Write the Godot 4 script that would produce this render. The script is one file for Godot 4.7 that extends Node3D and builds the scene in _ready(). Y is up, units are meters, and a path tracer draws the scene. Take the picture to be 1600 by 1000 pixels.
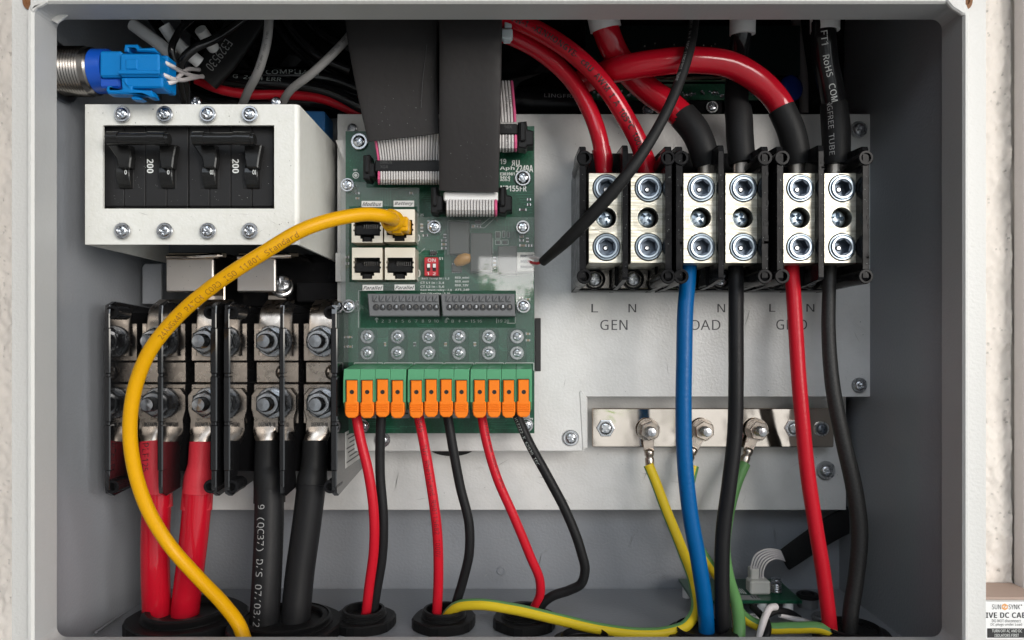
extends Node3D
# A wiring box seen from 0.3 m. Units are metres; the camera stands at EYE and looks along -z.
# P(x, y, d) turns a place measured on the photograph and a real depth d into a point of the scene.

const F := 1155.0
const CX := 812.0
const CY := 538.0
const EYE := Vector3(0, 1.4, 0)
var rng := RandomNumberGenerator.new()
var names := {}
var mats := {}
var cache := {}
var font_regular: SystemFont
var font_bold: SystemFont
var font_mono: SystemFont

func P(x: float, y: float, d: float) -> Vector3:
	return EYE + Vector3((x - CX) * d / F, (CY - y) * d / F, -d)

func L(px: float, d: float) -> float:
	return px * d / F

# ------------------------------------------------------------------ geometry
class Geo:
	var v := PackedVector3Array()
	var n := PackedVector3Array()
	var u := PackedVector2Array()
	var c := PackedColorArray()
	var col := Color(1, 1, 1)

	func tri_n(a: Vector3, b: Vector3, d: Vector3, na: Vector3, nb: Vector3, nd: Vector3, ua := Vector2(), ub := Vector2(), ud := Vector2()) -> void:
		v.append(a); v.append(d); v.append(b)
		n.append(na); n.append(nd); n.append(nb)
		u.append(ua); u.append(ud); u.append(ub)
		c.append(col); c.append(col); c.append(col)

	func tri(a: Vector3, b: Vector3, d: Vector3) -> void:
		var k := (b - a).cross(d - a).normalized()
		tri_n(a, b, d, k, k, k, Vector2(a.x, a.y), Vector2(b.x, b.y), Vector2(d.x, d.y))

	func quad(a: Vector3, b: Vector3, d: Vector3, e: Vector3) -> void:
		tri(a, b, d); tri(a, d, e)

	func quad_out(a: Vector3, b: Vector3, d: Vector3, e: Vector3, from: Vector3) -> void:
		var k := (b - a).cross(d - a) + (d - a).cross(e - a)
		if k.dot((a + b + d + e) * 0.25 - from) < 0.0:
			quad(a, e, d, b)
		else:
			quad(a, b, d, e)

	func tri_out(a: Vector3, b: Vector3, d: Vector3, from: Vector3) -> void:
		if (b - a).cross(d - a).dot((a + b + d) / 3.0 - from) < 0.0:
			tri(a, d, b)
		else:
			tri(a, b, d)

	func hexa(p: Array, bev := 0.0) -> void:
		# eight corners, p[i] with i = x + 2y + 4z
		var o := Vector3()
		for q in p: o += q
		o /= 8.0
		if bev <= 0.0:
			for f in [[0, 2, 6, 4], [1, 3, 7, 5], [0, 1, 5, 4], [2, 3, 7, 6], [0, 1, 3, 2], [4, 5, 7, 6]]:
				quad_out(p[f[0]], p[f[1]], p[f[2]], p[f[3]], o)
			return
		# t[i][k]: the corner i as it lies on the face across axis k
		var t := []
		for i in 8:
			var e := []
			for k in 3:
				var w: Vector3 = p[i]
				for j in 3:
					if j != k:
						var q: Vector3 = p[i ^ (1 << j)] - p[i]
						w += q.normalized() * minf(bev, q.length() * 0.45)
				e.append(w)
			t.append(e)
		for k in 3:
			var a := 1 << ((k + 1) % 3)
			var b := 1 << ((k + 2) % 3)
			for s in 2:
				var i := s << k
				quad_out(t[i][k], t[i + a][k], t[i + a + b][k], t[i + b][k], o)
		for k in 3:
			var ka := (k + 1) % 3
			var kb := (k + 2) % 3
			for s in 4:
				var i := ((s & 1) << ka) + ((s >> 1) << kb)
				var j := i + (1 << k)
				quad_out(t[i][ka], t[j][ka], t[j][kb], t[i][kb], o)
		for i in 8:
			tri_out(t[i][0], t[i][1], t[i][2], o)

	func box(lo: Vector3, hi: Vector3, bev := 0.0, xf := Transform3D()) -> void:
		var p := []
		for i in 8:
			p.append(xf * Vector3(hi.x if i & 1 else lo.x, hi.y if i & 2 else lo.y, hi.z if i & 4 else lo.z))
		hexa(p, bev)

	# profile of (radius, height) turned about the local z axis of xf
	func lathe(prof: Array, xf: Transform3D, sides := 24, smooth := false) -> void:
		var m := prof.size() - 1
		var seg := []
		for i in m:
			var e: Vector2 = prof[i + 1] - prof[i]
			seg.append(Vector2(e.y, -e.x).normalized())
		for i in m:
			var n0: Vector2 = seg[i]
			var n1: Vector2 = seg[i]
			if smooth:
				if i > 0: n0 = (seg[i] + seg[i - 1]).normalized()
				if i < m - 1: n1 = (seg[i] + seg[i + 1]).normalized()
			for j in sides:
				var a0 := TAU * j / sides
				var a1 := TAU * (j + 1) / sides
				var c0 := Vector3(cos(a0), sin(a0), 0)
				var c1 := Vector3(cos(a1), sin(a1), 0)
				var p0: Vector2 = prof[i]
				var p1: Vector2 = prof[i + 1]
				var z := Vector3(0, 0, 1)
				var a := xf * (c0 * p0.x + z * p0.y)
				var b := xf * (c1 * p0.x + z * p0.y)
				var d := xf * (c1 * p1.x + z * p1.y)
				var e := xf * (c0 * p1.x + z * p1.y)
				var bs := xf.basis.orthonormalized()
				var na := bs * (c0 * n0.x + z * n0.y)
				var nb := bs * (c1 * n0.x + z * n0.y)
				var nd := bs * (c1 * n1.x + z * n1.y)
				var ne := bs * (c0 * n1.x + z * n1.y)
				var ua := Vector2(float(j) / sides, float(i) / m)
				var ub := Vector2(float(j + 1) / sides, float(i) / m)
				var ud := Vector2(float(j + 1) / sides, float(i + 1) / m)
				var ue := Vector2(float(j) / sides, float(i + 1) / m)
				if p0.x > 1e-7:
					tri_n(a, b, d, na, nb, nd, ua, ub, ud)
				if p1.x > 1e-7:
					tri_n(a, d, e, na, nd, ne, ua, ud, ue)

	# a flat outline in the xy plane of xf, from z = 0 back to z = -depth
	func prism(poly: PackedVector2Array, xf: Transform3D, depth: float, bev := 0.0) -> void:
		var area := 0.0
		var m := poly.size()
		for i in m:
			area += poly[i].cross(poly[(i + 1) % m])
		if area < 0.0:
			poly.reverse()
		var inner := PackedVector2Array()
		for i in m:
			var e0 := (poly[i] - poly[(i + m - 1) % m]).normalized()
			var e1 := (poly[(i + 1) % m] - poly[i]).normalized()
			var k := (Vector2(-e0.y, e0.x) + Vector2(-e1.y, e1.x))
			k = k / maxf(0.3, k.length_squared() * 0.5)
			inner.append(poly[i] + k * bev)
		var t := Geometry2D.triangulate_polygon(inner)
		for i in range(0, t.size(), 3):
			var a := inner[t[i]]
			var b := inner[t[i + 1]]
			var d := inner[t[i + 2]]
			if (b - a).cross(d - a) < 0.0:
				var w := b
				b = d
				d = w
			tri(xf * Vector3(a.x, a.y, 0), xf * Vector3(b.x, b.y, 0), xf * Vector3(d.x, d.y, 0))
			tri(xf * Vector3(a.x, a.y, -depth), xf * Vector3(d.x, d.y, -depth), xf * Vector3(b.x, b.y, -depth))
		for i in m:
			var j := (i + 1) % m
			if bev > 0.0:
				quad(xf * Vector3(poly[i].x, poly[i].y, -bev), xf * Vector3(poly[j].x, poly[j].y, -bev), xf * Vector3(inner[j].x, inner[j].y, 0), xf * Vector3(inner[i].x, inner[i].y, 0))
			quad(xf * Vector3(poly[i].x, poly[i].y, -depth), xf * Vector3(poly[j].x, poly[j].y, -depth), xf * Vector3(poly[j].x, poly[j].y, -bev), xf * Vector3(poly[i].x, poly[i].y, -bev))

	# a sheet made of rectangles (x0, y0, x1, y1) minus others, front at z = 0, back at z = -depth
	func sheet(add: Array, cut: Array, xf: Transform3D, depth: float) -> void:
		var xs := []
		var ys := []
		for r in add + cut:
			for k in [0, 2]:
				if not xs.has(r[k]): xs.append(r[k])
				if not ys.has(r[k + 1]): ys.append(r[k + 1])
		xs.sort(); ys.sort()
		var full := func(i: int, j: int) -> bool:
			if i < 0 or j < 0 or i >= xs.size() - 1 or j >= ys.size() - 1: return false
			var mx: float = (xs[i] + xs[i + 1]) * 0.5
			var my: float = (ys[j] + ys[j + 1]) * 0.5
			var on := false
			for r in add:
				if mx > r[0] and mx < r[2] and my > r[1] and my < r[3]: on = true
			for r in cut:
				if mx > r[0] and mx < r[2] and my > r[1] and my < r[3]: on = false
			return on
		for i in xs.size() - 1:
			for j in ys.size() - 1:
				if not full.call(i, j): continue
				var x0: float = xs[i]
				var x1: float = xs[i + 1]
				var y0: float = ys[j]
				var y1: float = ys[j + 1]
				var p := func(x: float, y: float, z: float) -> Vector3: return xf * Vector3(x, y, z)
				quad(p.call(x0, y0, 0.0), p.call(x1, y0, 0.0), p.call(x1, y1, 0.0), p.call(x0, y1, 0.0))
				quad(p.call(x0, y0, -depth), p.call(x0, y1, -depth), p.call(x1, y1, -depth), p.call(x1, y0, -depth))
				if not full.call(i - 1, j): quad(p.call(x0, y0, -depth), p.call(x0, y0, 0.0), p.call(x0, y1, 0.0), p.call(x0, y1, -depth))
				if not full.call(i + 1, j): quad(p.call(x1, y0, 0.0), p.call(x1, y0, -depth), p.call(x1, y1, -depth), p.call(x1, y1, 0.0))
				if not full.call(i, j - 1): quad(p.call(x0, y0, 0.0), p.call(x0, y0, -depth), p.call(x1, y0, -depth), p.call(x1, y0, 0.0))
				if not full.call(i, j + 1): quad(p.call(x0, y1, -depth), p.call(x0, y1, 0.0), p.call(x1, y1, 0.0), p.call(x1, y1, -depth))

	# a rectangle with a round hole in it, facing +z of xf; the hole's wall goes back by deep
	func holed(x0: float, y0: float, x1: float, y1: float, at: Vector2, r: float, deep: float, xf: Transform3D) -> void:
		var m := 40
		var edge := func(a: float) -> Vector2:
			var k := Vector2(cos(a), sin(a))
			var t := 1e9
			if k.x > 1e-6: t = minf(t, (x1 - at.x) / k.x)
			if k.x < -1e-6: t = minf(t, (x0 - at.x) / k.x)
			if k.y > 1e-6: t = minf(t, (y1 - at.y) / k.y)
			if k.y < -1e-6: t = minf(t, (y0 - at.y) / k.y)
			return at + k * t
		var angles := []
		for i in m: angles.append(TAU * i / m)
		for q in [Vector2(x0, y0), Vector2(x1, y0), Vector2(x1, y1), Vector2(x0, y1)]:
			angles.append(fposmod((q - at).angle(), TAU))
		angles.sort()
		for i in angles.size():
			var a0: float = angles[i]
			var a1: float = angles[(i + 1) % angles.size()]
			var o0: Vector2 = edge.call(a0)
			var o1: Vector2 = edge.call(a1)
			var i0 := at + Vector2(cos(a0), sin(a0)) * r
			var i1 := at + Vector2(cos(a1), sin(a1)) * r
			quad(xf * Vector3(i0.x, i0.y, 0), xf * Vector3(o0.x, o0.y, 0), xf * Vector3(o1.x, o1.y, 0), xf * Vector3(i1.x, i1.y, 0))
			quad(xf * Vector3(i0.x, i0.y, -deep), xf * Vector3(i0.x, i0.y, 0), xf * Vector3(i1.x, i1.y, 0), xf * Vector3(i1.x, i1.y, -deep))

	func bounds() -> AABB:
		var b := AABB(v[0], Vector3())
		for q in v: b = b.expand(q)
		return b

	func mesh(off := Vector3()) -> ArrayMesh:
		var arr := []
		arr.resize(Mesh.ARRAY_MAX)
		var w := PackedVector3Array()
		w.resize(v.size())
		for i in v.size(): w[i] = v[i] - off
		arr[Mesh.ARRAY_VERTEX] = w
		arr[Mesh.ARRAY_NORMAL] = n
		arr[Mesh.ARRAY_TEX_UV] = u
		arr[Mesh.ARRAY_COLOR] = c
		var m := ArrayMesh.new()
		m.add_surface_from_arrays(Mesh.PRIMITIVE_TRIANGLES, arr)
		return m

# a smooth path through points [x, y, d] (and optionally widths rx, ry in metres as [3], [4])
class Path:
	var p := PackedVector3Array()
	var t := PackedVector3Array()
	var nn := PackedVector3Array()
	var s := PackedFloat32Array()
	var rx := PackedFloat32Array()
	var ry := PackedFloat32Array()
	var power := 1.0
	func length() -> float: return s[s.size() - 1]
	func at(q: float) -> int:
		var i := s.bsearch(q)
		return clampi(i - 1, 0, s.size() - 2)
	func place(q: float) -> Array:
		var i := at(q)
		var f := clampf((q - s[i]) / maxf(1e-9, s[i + 1] - s[i]), 0.0, 1.0)
		return [p[i].lerp(p[i + 1], f), t[i].lerp(t[i + 1], f).normalized(), nn[i].lerp(nn[i + 1], f).normalized(), lerpf(rx[i], rx[i + 1], f), lerpf(ry[i], ry[i + 1], f)]

func path_of(pts: Array, r: float, steps := 8, ry := -1.0) -> Path:
	var k := PackedVector3Array()
	for q in pts:
		k.append(P(q[0], q[1], q[2]))
	var m := k.size()
	var o := Path.new()
	var tan := PackedVector3Array()
	for i in m:
		if m == 2: tan.append(k[1] - k[0])
		elif i == 0: tan.append(k[1] - k[0])
		elif i == m - 1: tan.append(k[m - 1] - k[m - 2])
		else:
			var d0 := (k[i] - k[i - 1]).length()
			var d1 := (k[i + 1] - k[i]).length()
			tan.append(((k[i] - k[i - 1]) / d0 * d1 + (k[i + 1] - k[i]) / d1 * d0) / (d0 + d1))
	var unit := func(i: int) -> Vector3:
		return tan[i] if (i > 0 and i < m - 1) else tan[i].normalized()
	for i in m - 1:
		var h := (k[i + 1] - k[i]).length()
		var last := steps + 1 if i == m - 2 else steps
		for j in last:
			var f := float(j) / steps
			var t0: Vector3 = unit.call(i) * h
			var t1: Vector3 = unit.call(i + 1) * h
			var f2 := f * f
			var f3 := f2 * f
			o.p.append(k[i] * (2 * f3 - 3 * f2 + 1) + t0 * (f3 - 2 * f2 + f) + k[i + 1] * (-2 * f3 + 3 * f2) + t1 * (f3 - f2))
			var ra: float = pts[i][3] if pts[i].size() > 3 else r
			var rb: float = pts[i + 1][3] if pts[i + 1].size() > 3 else r
			var ya: float = pts[i][4] if pts[i].size() > 4 else (ry if ry > 0.0 else ra)
			var yb: float = pts[i + 1][4] if pts[i + 1].size() > 4 else (ry if ry > 0.0 else rb)
			o.rx.append(lerpf(ra, rb, f))
			o.ry.append(lerpf(ya, yb, f))
	var c := o.p.size()
	var run := 0.0
	var prev := Vector3(0, 0, 1)
	for i in c:
		var d := (o.p[mini(i + 1, c - 1)] - o.p[maxi(i - 1, 0)]).normalized()
		o.t.append(d)
		if i > 0: run += (o.p[i] - o.p[i - 1]).length()
		o.s.append(run)
		var z := Vector3(0, 0, 1)
		var w := z - d * d.dot(z)
		if w.length() < 0.35:
			w = prev - d * d.dot(prev)
		else:
			w = w.normalized() + (prev - d * d.dot(prev)) * (0.0 if i == 0 else 0.5)
		w = w.normalized()
		o.nn.append(w)
		prev = w
	return o

# sweep a rounded section along a path; tint(angle) may return a colour per angle
func sweep(g: Geo, o: Path, sides := 16, power := 1.0, caps := true, tint = null, from := 0, to := -1) -> void:
	var c := o.p.size()
	o.power = power
	if to < 0: to = c - 1
	var ring := func(i: int, j: int) -> Array:
		var a := TAU * j / sides
		var b := o.nn[i].cross(o.t[i])
		var ca := cos(a)
		var sa := sin(a)
		var qa := signf(ca) * pow(absf(ca), power)
		var qb := signf(sa) * pow(absf(sa), power)
		var pos := o.p[i] + o.nn[i] * qa * o.ry[i] + b * qb * o.rx[i]
		var nor := (o.nn[i] * signf(ca) * pow(absf(ca), 2.0 - power) / o.ry[i] + b * signf(sa) * pow(absf(sa), 2.0 - power) / o.rx[i]).normalized()
		return [pos, nor]
	var a := []
	for i in range(from, to + 1):
		var b := []
		for j in sides + 1: b.append(ring.call(i, j % sides))
		if i > from:
			for j in sides:
				if tint != null: g.col = tint.call(TAU * (j + 0.5) / sides, o.s[i])
				var u0 := o.s[i - 1]
				var u1 := o.s[i]
				var v0 := float(j) / sides * 0.02
				var v1 := float(j + 1) / sides * 0.02
				g.tri_n(a[j][0], b[j + 1][0], a[j + 1][0], a[j][1], b[j + 1][1], a[j + 1][1], Vector2(u0, v0), Vector2(u1, v1), Vector2(u0, v1))
				g.tri_n(a[j][0], b[j][0], b[j + 1][0], a[j][1], b[j][1], b[j + 1][1], Vector2(u0, v0), Vector2(u1, v0), Vector2(u1, v1))
		a = b
	if caps:
		for e in [from, to]:
			for j in sides:
				var p0: Vector3 = ring.call(e, j)[0]
				var p1: Vector3 = ring.call(e, (j + 1) % sides)[0]
				if e == from: g.tri(o.p[e], p0, p1)
				else: g.tri(o.p[e], p1, p0)

# ------------------------------------------------------------------ nodes
func numbered(holder: Node, called: String) -> String:
	var key := str(holder.get_instance_id()) + called
	var k: int = names.get(key, 0)
	names[key] = k + 1
	return called if k == 0 else "%s_%03d" % [called, k]

func tag(o: Node, label: String, category: String, group := "", kind := "") -> Node:
	if label: o.set_meta("label", label)
	if category: o.set_meta("category", category)
	if group: o.set_meta("group", group)
	if kind: o.set_meta("kind", kind)
	return o

func thing(called: String, label: String, category: String, base: Vector3, group := "") -> Node3D:
	var o := Node3D.new()
	o.name = numbered(self, called)
	add_child(o)
	o.position = base
	return tag(o, label, category, group)

func origin(o: Node) -> Vector3:
	var p := Vector3()
	while o != self:
		p += (o as Node3D).position
		o = o.get_parent()
	return p

func part(parent: Node, called: String, g: Geo, m: Material, label := "") -> MeshInstance3D:
	var o := MeshInstance3D.new()
	o.mesh = g.mesh(origin(parent))
	o.material_override = m
	o.name = numbered(parent, called)
	parent.add_child(o)
	if label: o.set_meta("label", label)
	return o

# a top-level thing that is one mesh (its parts may be added under it)
func solo(called: String, g: Geo, m: Material, label: String, category: String, group := "", kind := "") -> MeshInstance3D:
	var b := g.bounds()
	var o := MeshInstance3D.new()
	var base := Vector3(b.get_center().x, b.position.y, b.get_center().z)
	o.mesh = g.mesh(base)
	o.material_override = m
	o.name = numbered(self, called)
	add_child(o)
	o.position = base
	tag(o, label, category, group, kind)
	return o

func place(parent: Node, called: String, me: Mesh, m: Material, xf: Transform3D) -> MeshInstance3D:
	var o := MeshInstance3D.new()
	o.mesh = me
	o.material_override = m
	o.name = numbered(parent, called)
	parent.add_child(o)
	o.transform = Transform3D(xf.basis, xf.origin - origin(parent))
	return o

# ------------------------------------------------------------------ materials
func lin(r: float, g: float, b: float) -> Color:
	return Color(r, g, b).linear_to_srgb()

func noise_tex(size: int, freq: float, octaves: int, seed_: int, normal := false, strength := 4.0, kind := FastNoiseLite.TYPE_SIMPLEX_SMOOTH) -> NoiseTexture2D:
	var key := "n%d_%f_%d_%d_%s_%f_%d" % [size, freq, octaves, seed_, normal, strength, kind]
	if cache.has(key): return cache[key]
	var f := FastNoiseLite.new()
	f.noise_type = kind
	f.frequency = freq
	f.fractal_octaves = octaves
	f.seed = seed_
	var t := NoiseTexture2D.new()
	t.width = size
	t.height = size
	t.seamless = true
	t.noise = f
	if normal:
		t.as_normal_map = true
		t.bump_strength = strength
	cache[key] = t
	return t

func ramp_tex(size: int, freq: float, octaves: int, seed_: int, lo: Color, hi: Color, a := 0.0, b := 1.0, kind := FastNoiseLite.TYPE_SIMPLEX_SMOOTH) -> NoiseTexture2D:
	var t: NoiseTexture2D = noise_tex(size, freq, octaves, seed_, false, 4.0, kind).duplicate()
	var r := Gradient.new()
	r.offsets = PackedFloat32Array([a, b])
	r.colors = PackedColorArray([lo, hi])
	t.color_ramp = r
	return t

func mat(called: String, col: Color, rough: float, metal := 0.0) -> StandardMaterial3D:
	if mats.has(called): return mats[called]
	var m := StandardMaterial3D.new()
	m.resource_name = called
	m.albedo_color = col
	m.roughness = rough
	m.metallic = metal
	mats[called] = m
	return m

func triplanar(m: StandardMaterial3D, per_m: float) -> StandardMaterial3D:
	m.uv1_triplanar = true
	m.uv1_world_triplanar = true
	m.uv1_scale = Vector3(per_m, per_m, per_m)
	return m

func bumpy(m: StandardMaterial3D, per_m: float, size: int, freq: float, strength: float, seed_ := 1, octaves := 3) -> StandardMaterial3D:
	triplanar(m, per_m)
	m.normal_enabled = true
	m.normal_texture = noise_tex(size, freq, octaves, seed_, true, 6.0)
	m.normal_scale = strength
	return m

func smudged(m: StandardMaterial3D, lo: float, hi: float, freq := 0.02, seed_ := 5) -> StandardMaterial3D:
	# uneven gloss: roughness goes from lo to hi
	m.roughness = 1.0
	m.roughness_texture = ramp_tex(512, freq, 3, seed_, Color(lo, lo, lo), Color(hi, hi, hi), 0.05, 0.95)
	m.roughness_texture_channel = BaseMaterial3D.TEXTURE_CHANNEL_GREEN
	return m

func make_materials() -> void:
	var m: StandardMaterial3D
	m = bumpy(mat("white_paint", lin(0.60, 0.595, 0.575), 0.42), 40.0, 256, 0.05, 0.16, 3)
	m = bumpy(mat("interior_paint", lin(0.255, 0.268, 0.29), 0.42), 30.0, 256, 0.06, 0.14, 4)
	m = bumpy(mat("panel_paint", lin(0.70, 0.695, 0.68), 0.33), 14.0, 512, 0.07, 0.11, 6)
	m.albedo_texture = ramp_tex(512, 0.008, 5, 61, Color(0.978, 0.978, 0.976), Color(1, 1, 1), 0.2, 0.7)
	m = bumpy(mat("housing_paint", lin(0.74, 0.74, 0.70), 0.4), 30.0, 256, 0.07, 0.08, 8)
	m.albedo_texture = ramp_tex(256, 0.03, 5, 9, Color(0.985, 0.985, 0.98), Color(1, 1, 1), 0.2, 0.7)
	m = bumpy(mat("black_plastic", lin(0.011, 0.011, 0.012), 0.2), 12.0, 256, 0.02, 0.03, 12)
	smudged(m, 0.14, 0.30, 0.02, 21)
	m = mat("black_gloss", lin(0.010, 0.010, 0.011), 0.06)
	m.metallic_specular = 0.62
	m = bumpy(mat("black_nylon", lin(0.011, 0.011, 0.0115), 0.4), 60.0, 256, 0.1, 0.1, 13)
	m = bumpy(mat("breaker_black", lin(0.024, 0.024, 0.025), 0.5), 60.0, 256, 0.1, 0.06, 14)
	smudged(m, 0.36, 0.62, 0.03, 22)
	m = bumpy(mat("handle_black", lin(0.010, 0.010, 0.010), 0.24), 60.0, 256, 0.1, 0.03, 15)
	m = bumpy(mat("sleeve_black", lin(0.030, 0.028, 0.028), 0.5), 22.0, 512, 0.02, 0.12, 16)
	smudged(m, 0.38, 0.66, 0.015, 23)
	m = bumpy(mat("shrink_black", lin(0.013, 0.013, 0.0135), 0.5), 40.0, 256, 0.05, 0.1, 17)
	m = bumpy(mat("film_black", lin(0.008, 0.008, 0.009), 0.3), 9.0, 512, 0.012, 0.6, 18)
	m = bumpy(mat("cable_black", lin(0.012, 0.012, 0.013), 0.4), 45.0, 256, 0.04, 0.08, 19)
	smudged(m, 0.32, 0.6, 0.03, 24)
	mat("cable_black_gloss", lin(0.010, 0.010, 0.011), 0.14)
	m = bumpy(mat("cable_red", lin(0.50, 0.010, 0.022), 0.3), 45.0, 256, 0.03, 0.12, 20)
	smudged(m, 0.24, 0.42, 0.03, 25)
	m = bumpy(mat("cable_red_gloss", lin(0.44, 0.006, 0.018), 0.16), 30.0, 256, 0.02, 0.05, 26)
	m = bumpy(mat("shrink_red", lin(0.55, 0.030, 0.045), 0.48), 40.0, 256, 0.05, 0.22, 27)
	m = bumpy(mat("cable_yellow", lin(0.68, 0.342, 0.002), 0.36), 40.0, 256, 0.03, 0.05, 28)
	m.albedo_texture = ramp_tex(256, 0.03, 4, 30, Color(0.985, 0.98, 0.96), Color(1, 1, 1), 0.25, 0.6)
	m = bumpy(mat("cable_blue", lin(0.0, 0.088, 0.27), 0.34), 45.0, 256, 0.03, 0.14, 29)
	smudged(m, 0.27, 0.46, 0.03, 31)
	m = bumpy(mat("cable_earth", Color(1, 1, 1), 0.4), 45.0, 256, 0.03, 0.12, 33)
	m.vertex_color_use_as_albedo = true
	m = bumpy(mat("cable_grey", lin(0.27, 0.262, 0.255), 0.45), 45.0, 256, 0.03, 0.12, 34)
	mat("wire_white", lin(0.66, 0.62, 0.62), 0.4)
	mat("sleeve_white", lin(0.78, 0.78, 0.77), 0.45)
	m = mat("ribbon", Color(1, 1, 1), 0.42)
	m.vertex_color_use_as_albedo = true
	m = bumpy(mat("connector_blue", lin(0.0, 0.165, 0.47), 0.38), 60.0, 256, 0.08, 0.1, 35)
	mat("connector_dark_blue", lin(0.004, 0.07, 0.42), 0.35)
	mat("coil_blue", lin(0.012, 0.09, 0.24), 0.4)
	m = mat("varistor_blue", lin(0.006, 0.03, 0.2), 0.22)
	m = bumpy(mat("board_green", lin(0.010, 0.085, 0.045), 0.28), 60.0, 256, 0.06, 0.03, 36)
	m.albedo_texture = ramp_tex(512, 0.02, 4, 37, Color(0.84, 0.86, 0.84), Color(1, 1, 1), 0.3, 0.7)
	mat("board_pad", lin(0.008, 0.050, 0.030), 0.25)
	mat("board_trace", lin(0.030, 0.16, 0.095), 0.3)
	mat("print_white", lin(0.74, 0.76, 0.74), 0.5)
	mat("print_pale", lin(0.42, 0.46, 0.44), 0.5)
	mat("print_black", lin(0.010, 0.010, 0.011), 0.5)
	mat("print_dark", lin(0.055, 0.055, 0.06), 0.5)
	mat("print_dark_red", lin(0.10, 0.004, 0.008), 0.5)
	mat("print_brown", lin(0.24, 0.10, 0.004), 0.5)
	mat("print_grey", lin(0.30, 0.30, 0.30), 0.5)
	m = bumpy(mat("plug_green", lin(0.085, 0.30, 0.15), 0.42), 60.0, 256, 0.08, 0.08, 38)
	m = bumpy(mat("lever_orange", lin(0.83, 0.20, 0.012), 0.4), 60.0, 256, 0.08, 0.08, 39)
	m = bumpy(mat("connector_grey", lin(0.15, 0.154, 0.16), 0.42), 60.0, 256, 0.08, 0.08, 40)
	mat("connector_grey_dark", lin(0.035, 0.036, 0.038), 0.45)
	mat("hole_black", lin(0.004, 0.004, 0.004), 0.6)
	mat("connector_ivory", lin(0.58, 0.57, 0.53), 0.45)
	m = mat("jack_metal", lin(0.80, 0.74, 0.62), 0.42, 0.55)
	m = mat("dip_red", lin(0.45, 0.02, 0.03), 0.35)
	m = mat("relay_grey", lin(0.055, 0.053, 0.050), 0.4)
	m = mat("zip_tie", lin(0.62, 0.68, 0.70), 0.35)
	m.subsurf_scatter_enabled = true
	m.subsurf_scatter_strength = 0.1
	m = mat("acrylic", Color(0.62, 0.66, 0.65, 0.075), 0.03)
	m.transparency = BaseMaterial3D.TRANSPARENCY_ALPHA
	m = mat("chrome", lin(0.60, 0.62, 0.65), 0.2, 1.0)
	m = mat("zinc", lin(0.58, 0.59, 0.61), 0.3, 1.0)
	smudged(triplanar(m, 30.0), 0.2, 0.40, 0.012, 41)
	mat("nickel_satin", lin(0.80, 0.74, 0.69), 0.36, 1.0)
	mat("steel_nut", lin(0.22, 0.235, 0.25), 0.25, 1.0)
	m = mat("steel_blue", lin(0.34, 0.40, 0.46), 0.3, 1.0)
	mat("socket_dark", lin(0.10, 0.12, 0.15), 0.35, 1.0)
	m = mat("steel_dark", lin(0.20, 0.22, 0.25), 0.38, 1.0)
	m = bumpy(mat("nickel", lin(0.52, 0.455, 0.395), 0.22, 1.0), 16.0, 512, 0.02, 0.02, 42)
	smudged(m, 0.20, 0.40, 0.02, 43)
	m = bumpy(mat("nickel_mirror", lin(0.74, 0.64, 0.55), 0.1, 1.0), 10.0, 512, 0.006, 0.05, 44)
	smudged(m, 0.03, 0.10, 0.01, 45)
	m = mat("tin_brushed", lin(0.60, 0.585, 0.515), 0.40, 1.0)
	m.normal_enabled = true
	m.normal_texture = noise_tex(512, 0.02, 3, 46, true, 5.0)
	m.normal_scale = 0.36
	m.uv1_scale = Vector3(5, 110, 1)
	m.albedo_texture = ramp_tex(512, 0.012, 4, 47, Color(0.86, 0.85, 0.82), Color(1, 1, 1), 0.3, 0.65)
	mat("capacitor_body", lin(0.30, 0.22, 0.13), 0.4)
	bumpy(mat("rim_grey", lin(0.42, 0.425, 0.425), 0.42), 40.0, 256, 0.05, 0.12, 3)  # rim return set greyer than the white front
	m = mat("thread_metal", lin(0.24, 0.225, 0.21), 0.24, 1.0)
	mat("copper", lin(0.62, 0.25, 0.12), 0.35, 1.0)
	m = mat("plaster", lin(0.82, 0.765, 0.71), 0.9)
	m.vertex_color_use_as_albedo = true
	m = bumpy(mat("render_smooth", lin(0.50, 0.475, 0.47), 0.8), 6.0, 512, 0.03, 0.3, 50)
	mat("sticker_white", lin(0.78, 0.78, 0.77), 0.4)
	soften()
	mat("scuff_light", lin(0.80, 0.80, 0.79), 0.6)
	mat("scuff_dark", lin(0.47, 0.465, 0.45), 0.6)
	mat("scuff_grey", lin(0.36, 0.37, 0.39), 0.6)
	mat("ledge_brown", lin(0.40, 0.30, 0.25), 0.85)
	m = mat("rust", lin(0.20, 0.085, 0.03), 0.7)
	m = mat("label_paper", lin(0.60, 0.60, 0.58), 0.5)

func soften() -> void:
	for k in ["black_plastic", "black_nylon", "breaker_black", "sleeve_black", "shrink_black", "film_black", "cable_black", "cable_worn", "board_dark"]:
		if mats.has(k): mats[k].metallic_specular = 0.30
	mats.black_plastic.metallic_specular = 0.2
	for k in ["cable_red", "shrink_red", "cable_blue", "cable_yellow", "cable_earth", "connector_blue", "lever_orange", "plug_green", "connector_grey", "cable_grey"]:
		mats[k].metallic_specular = 0.33

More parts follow.
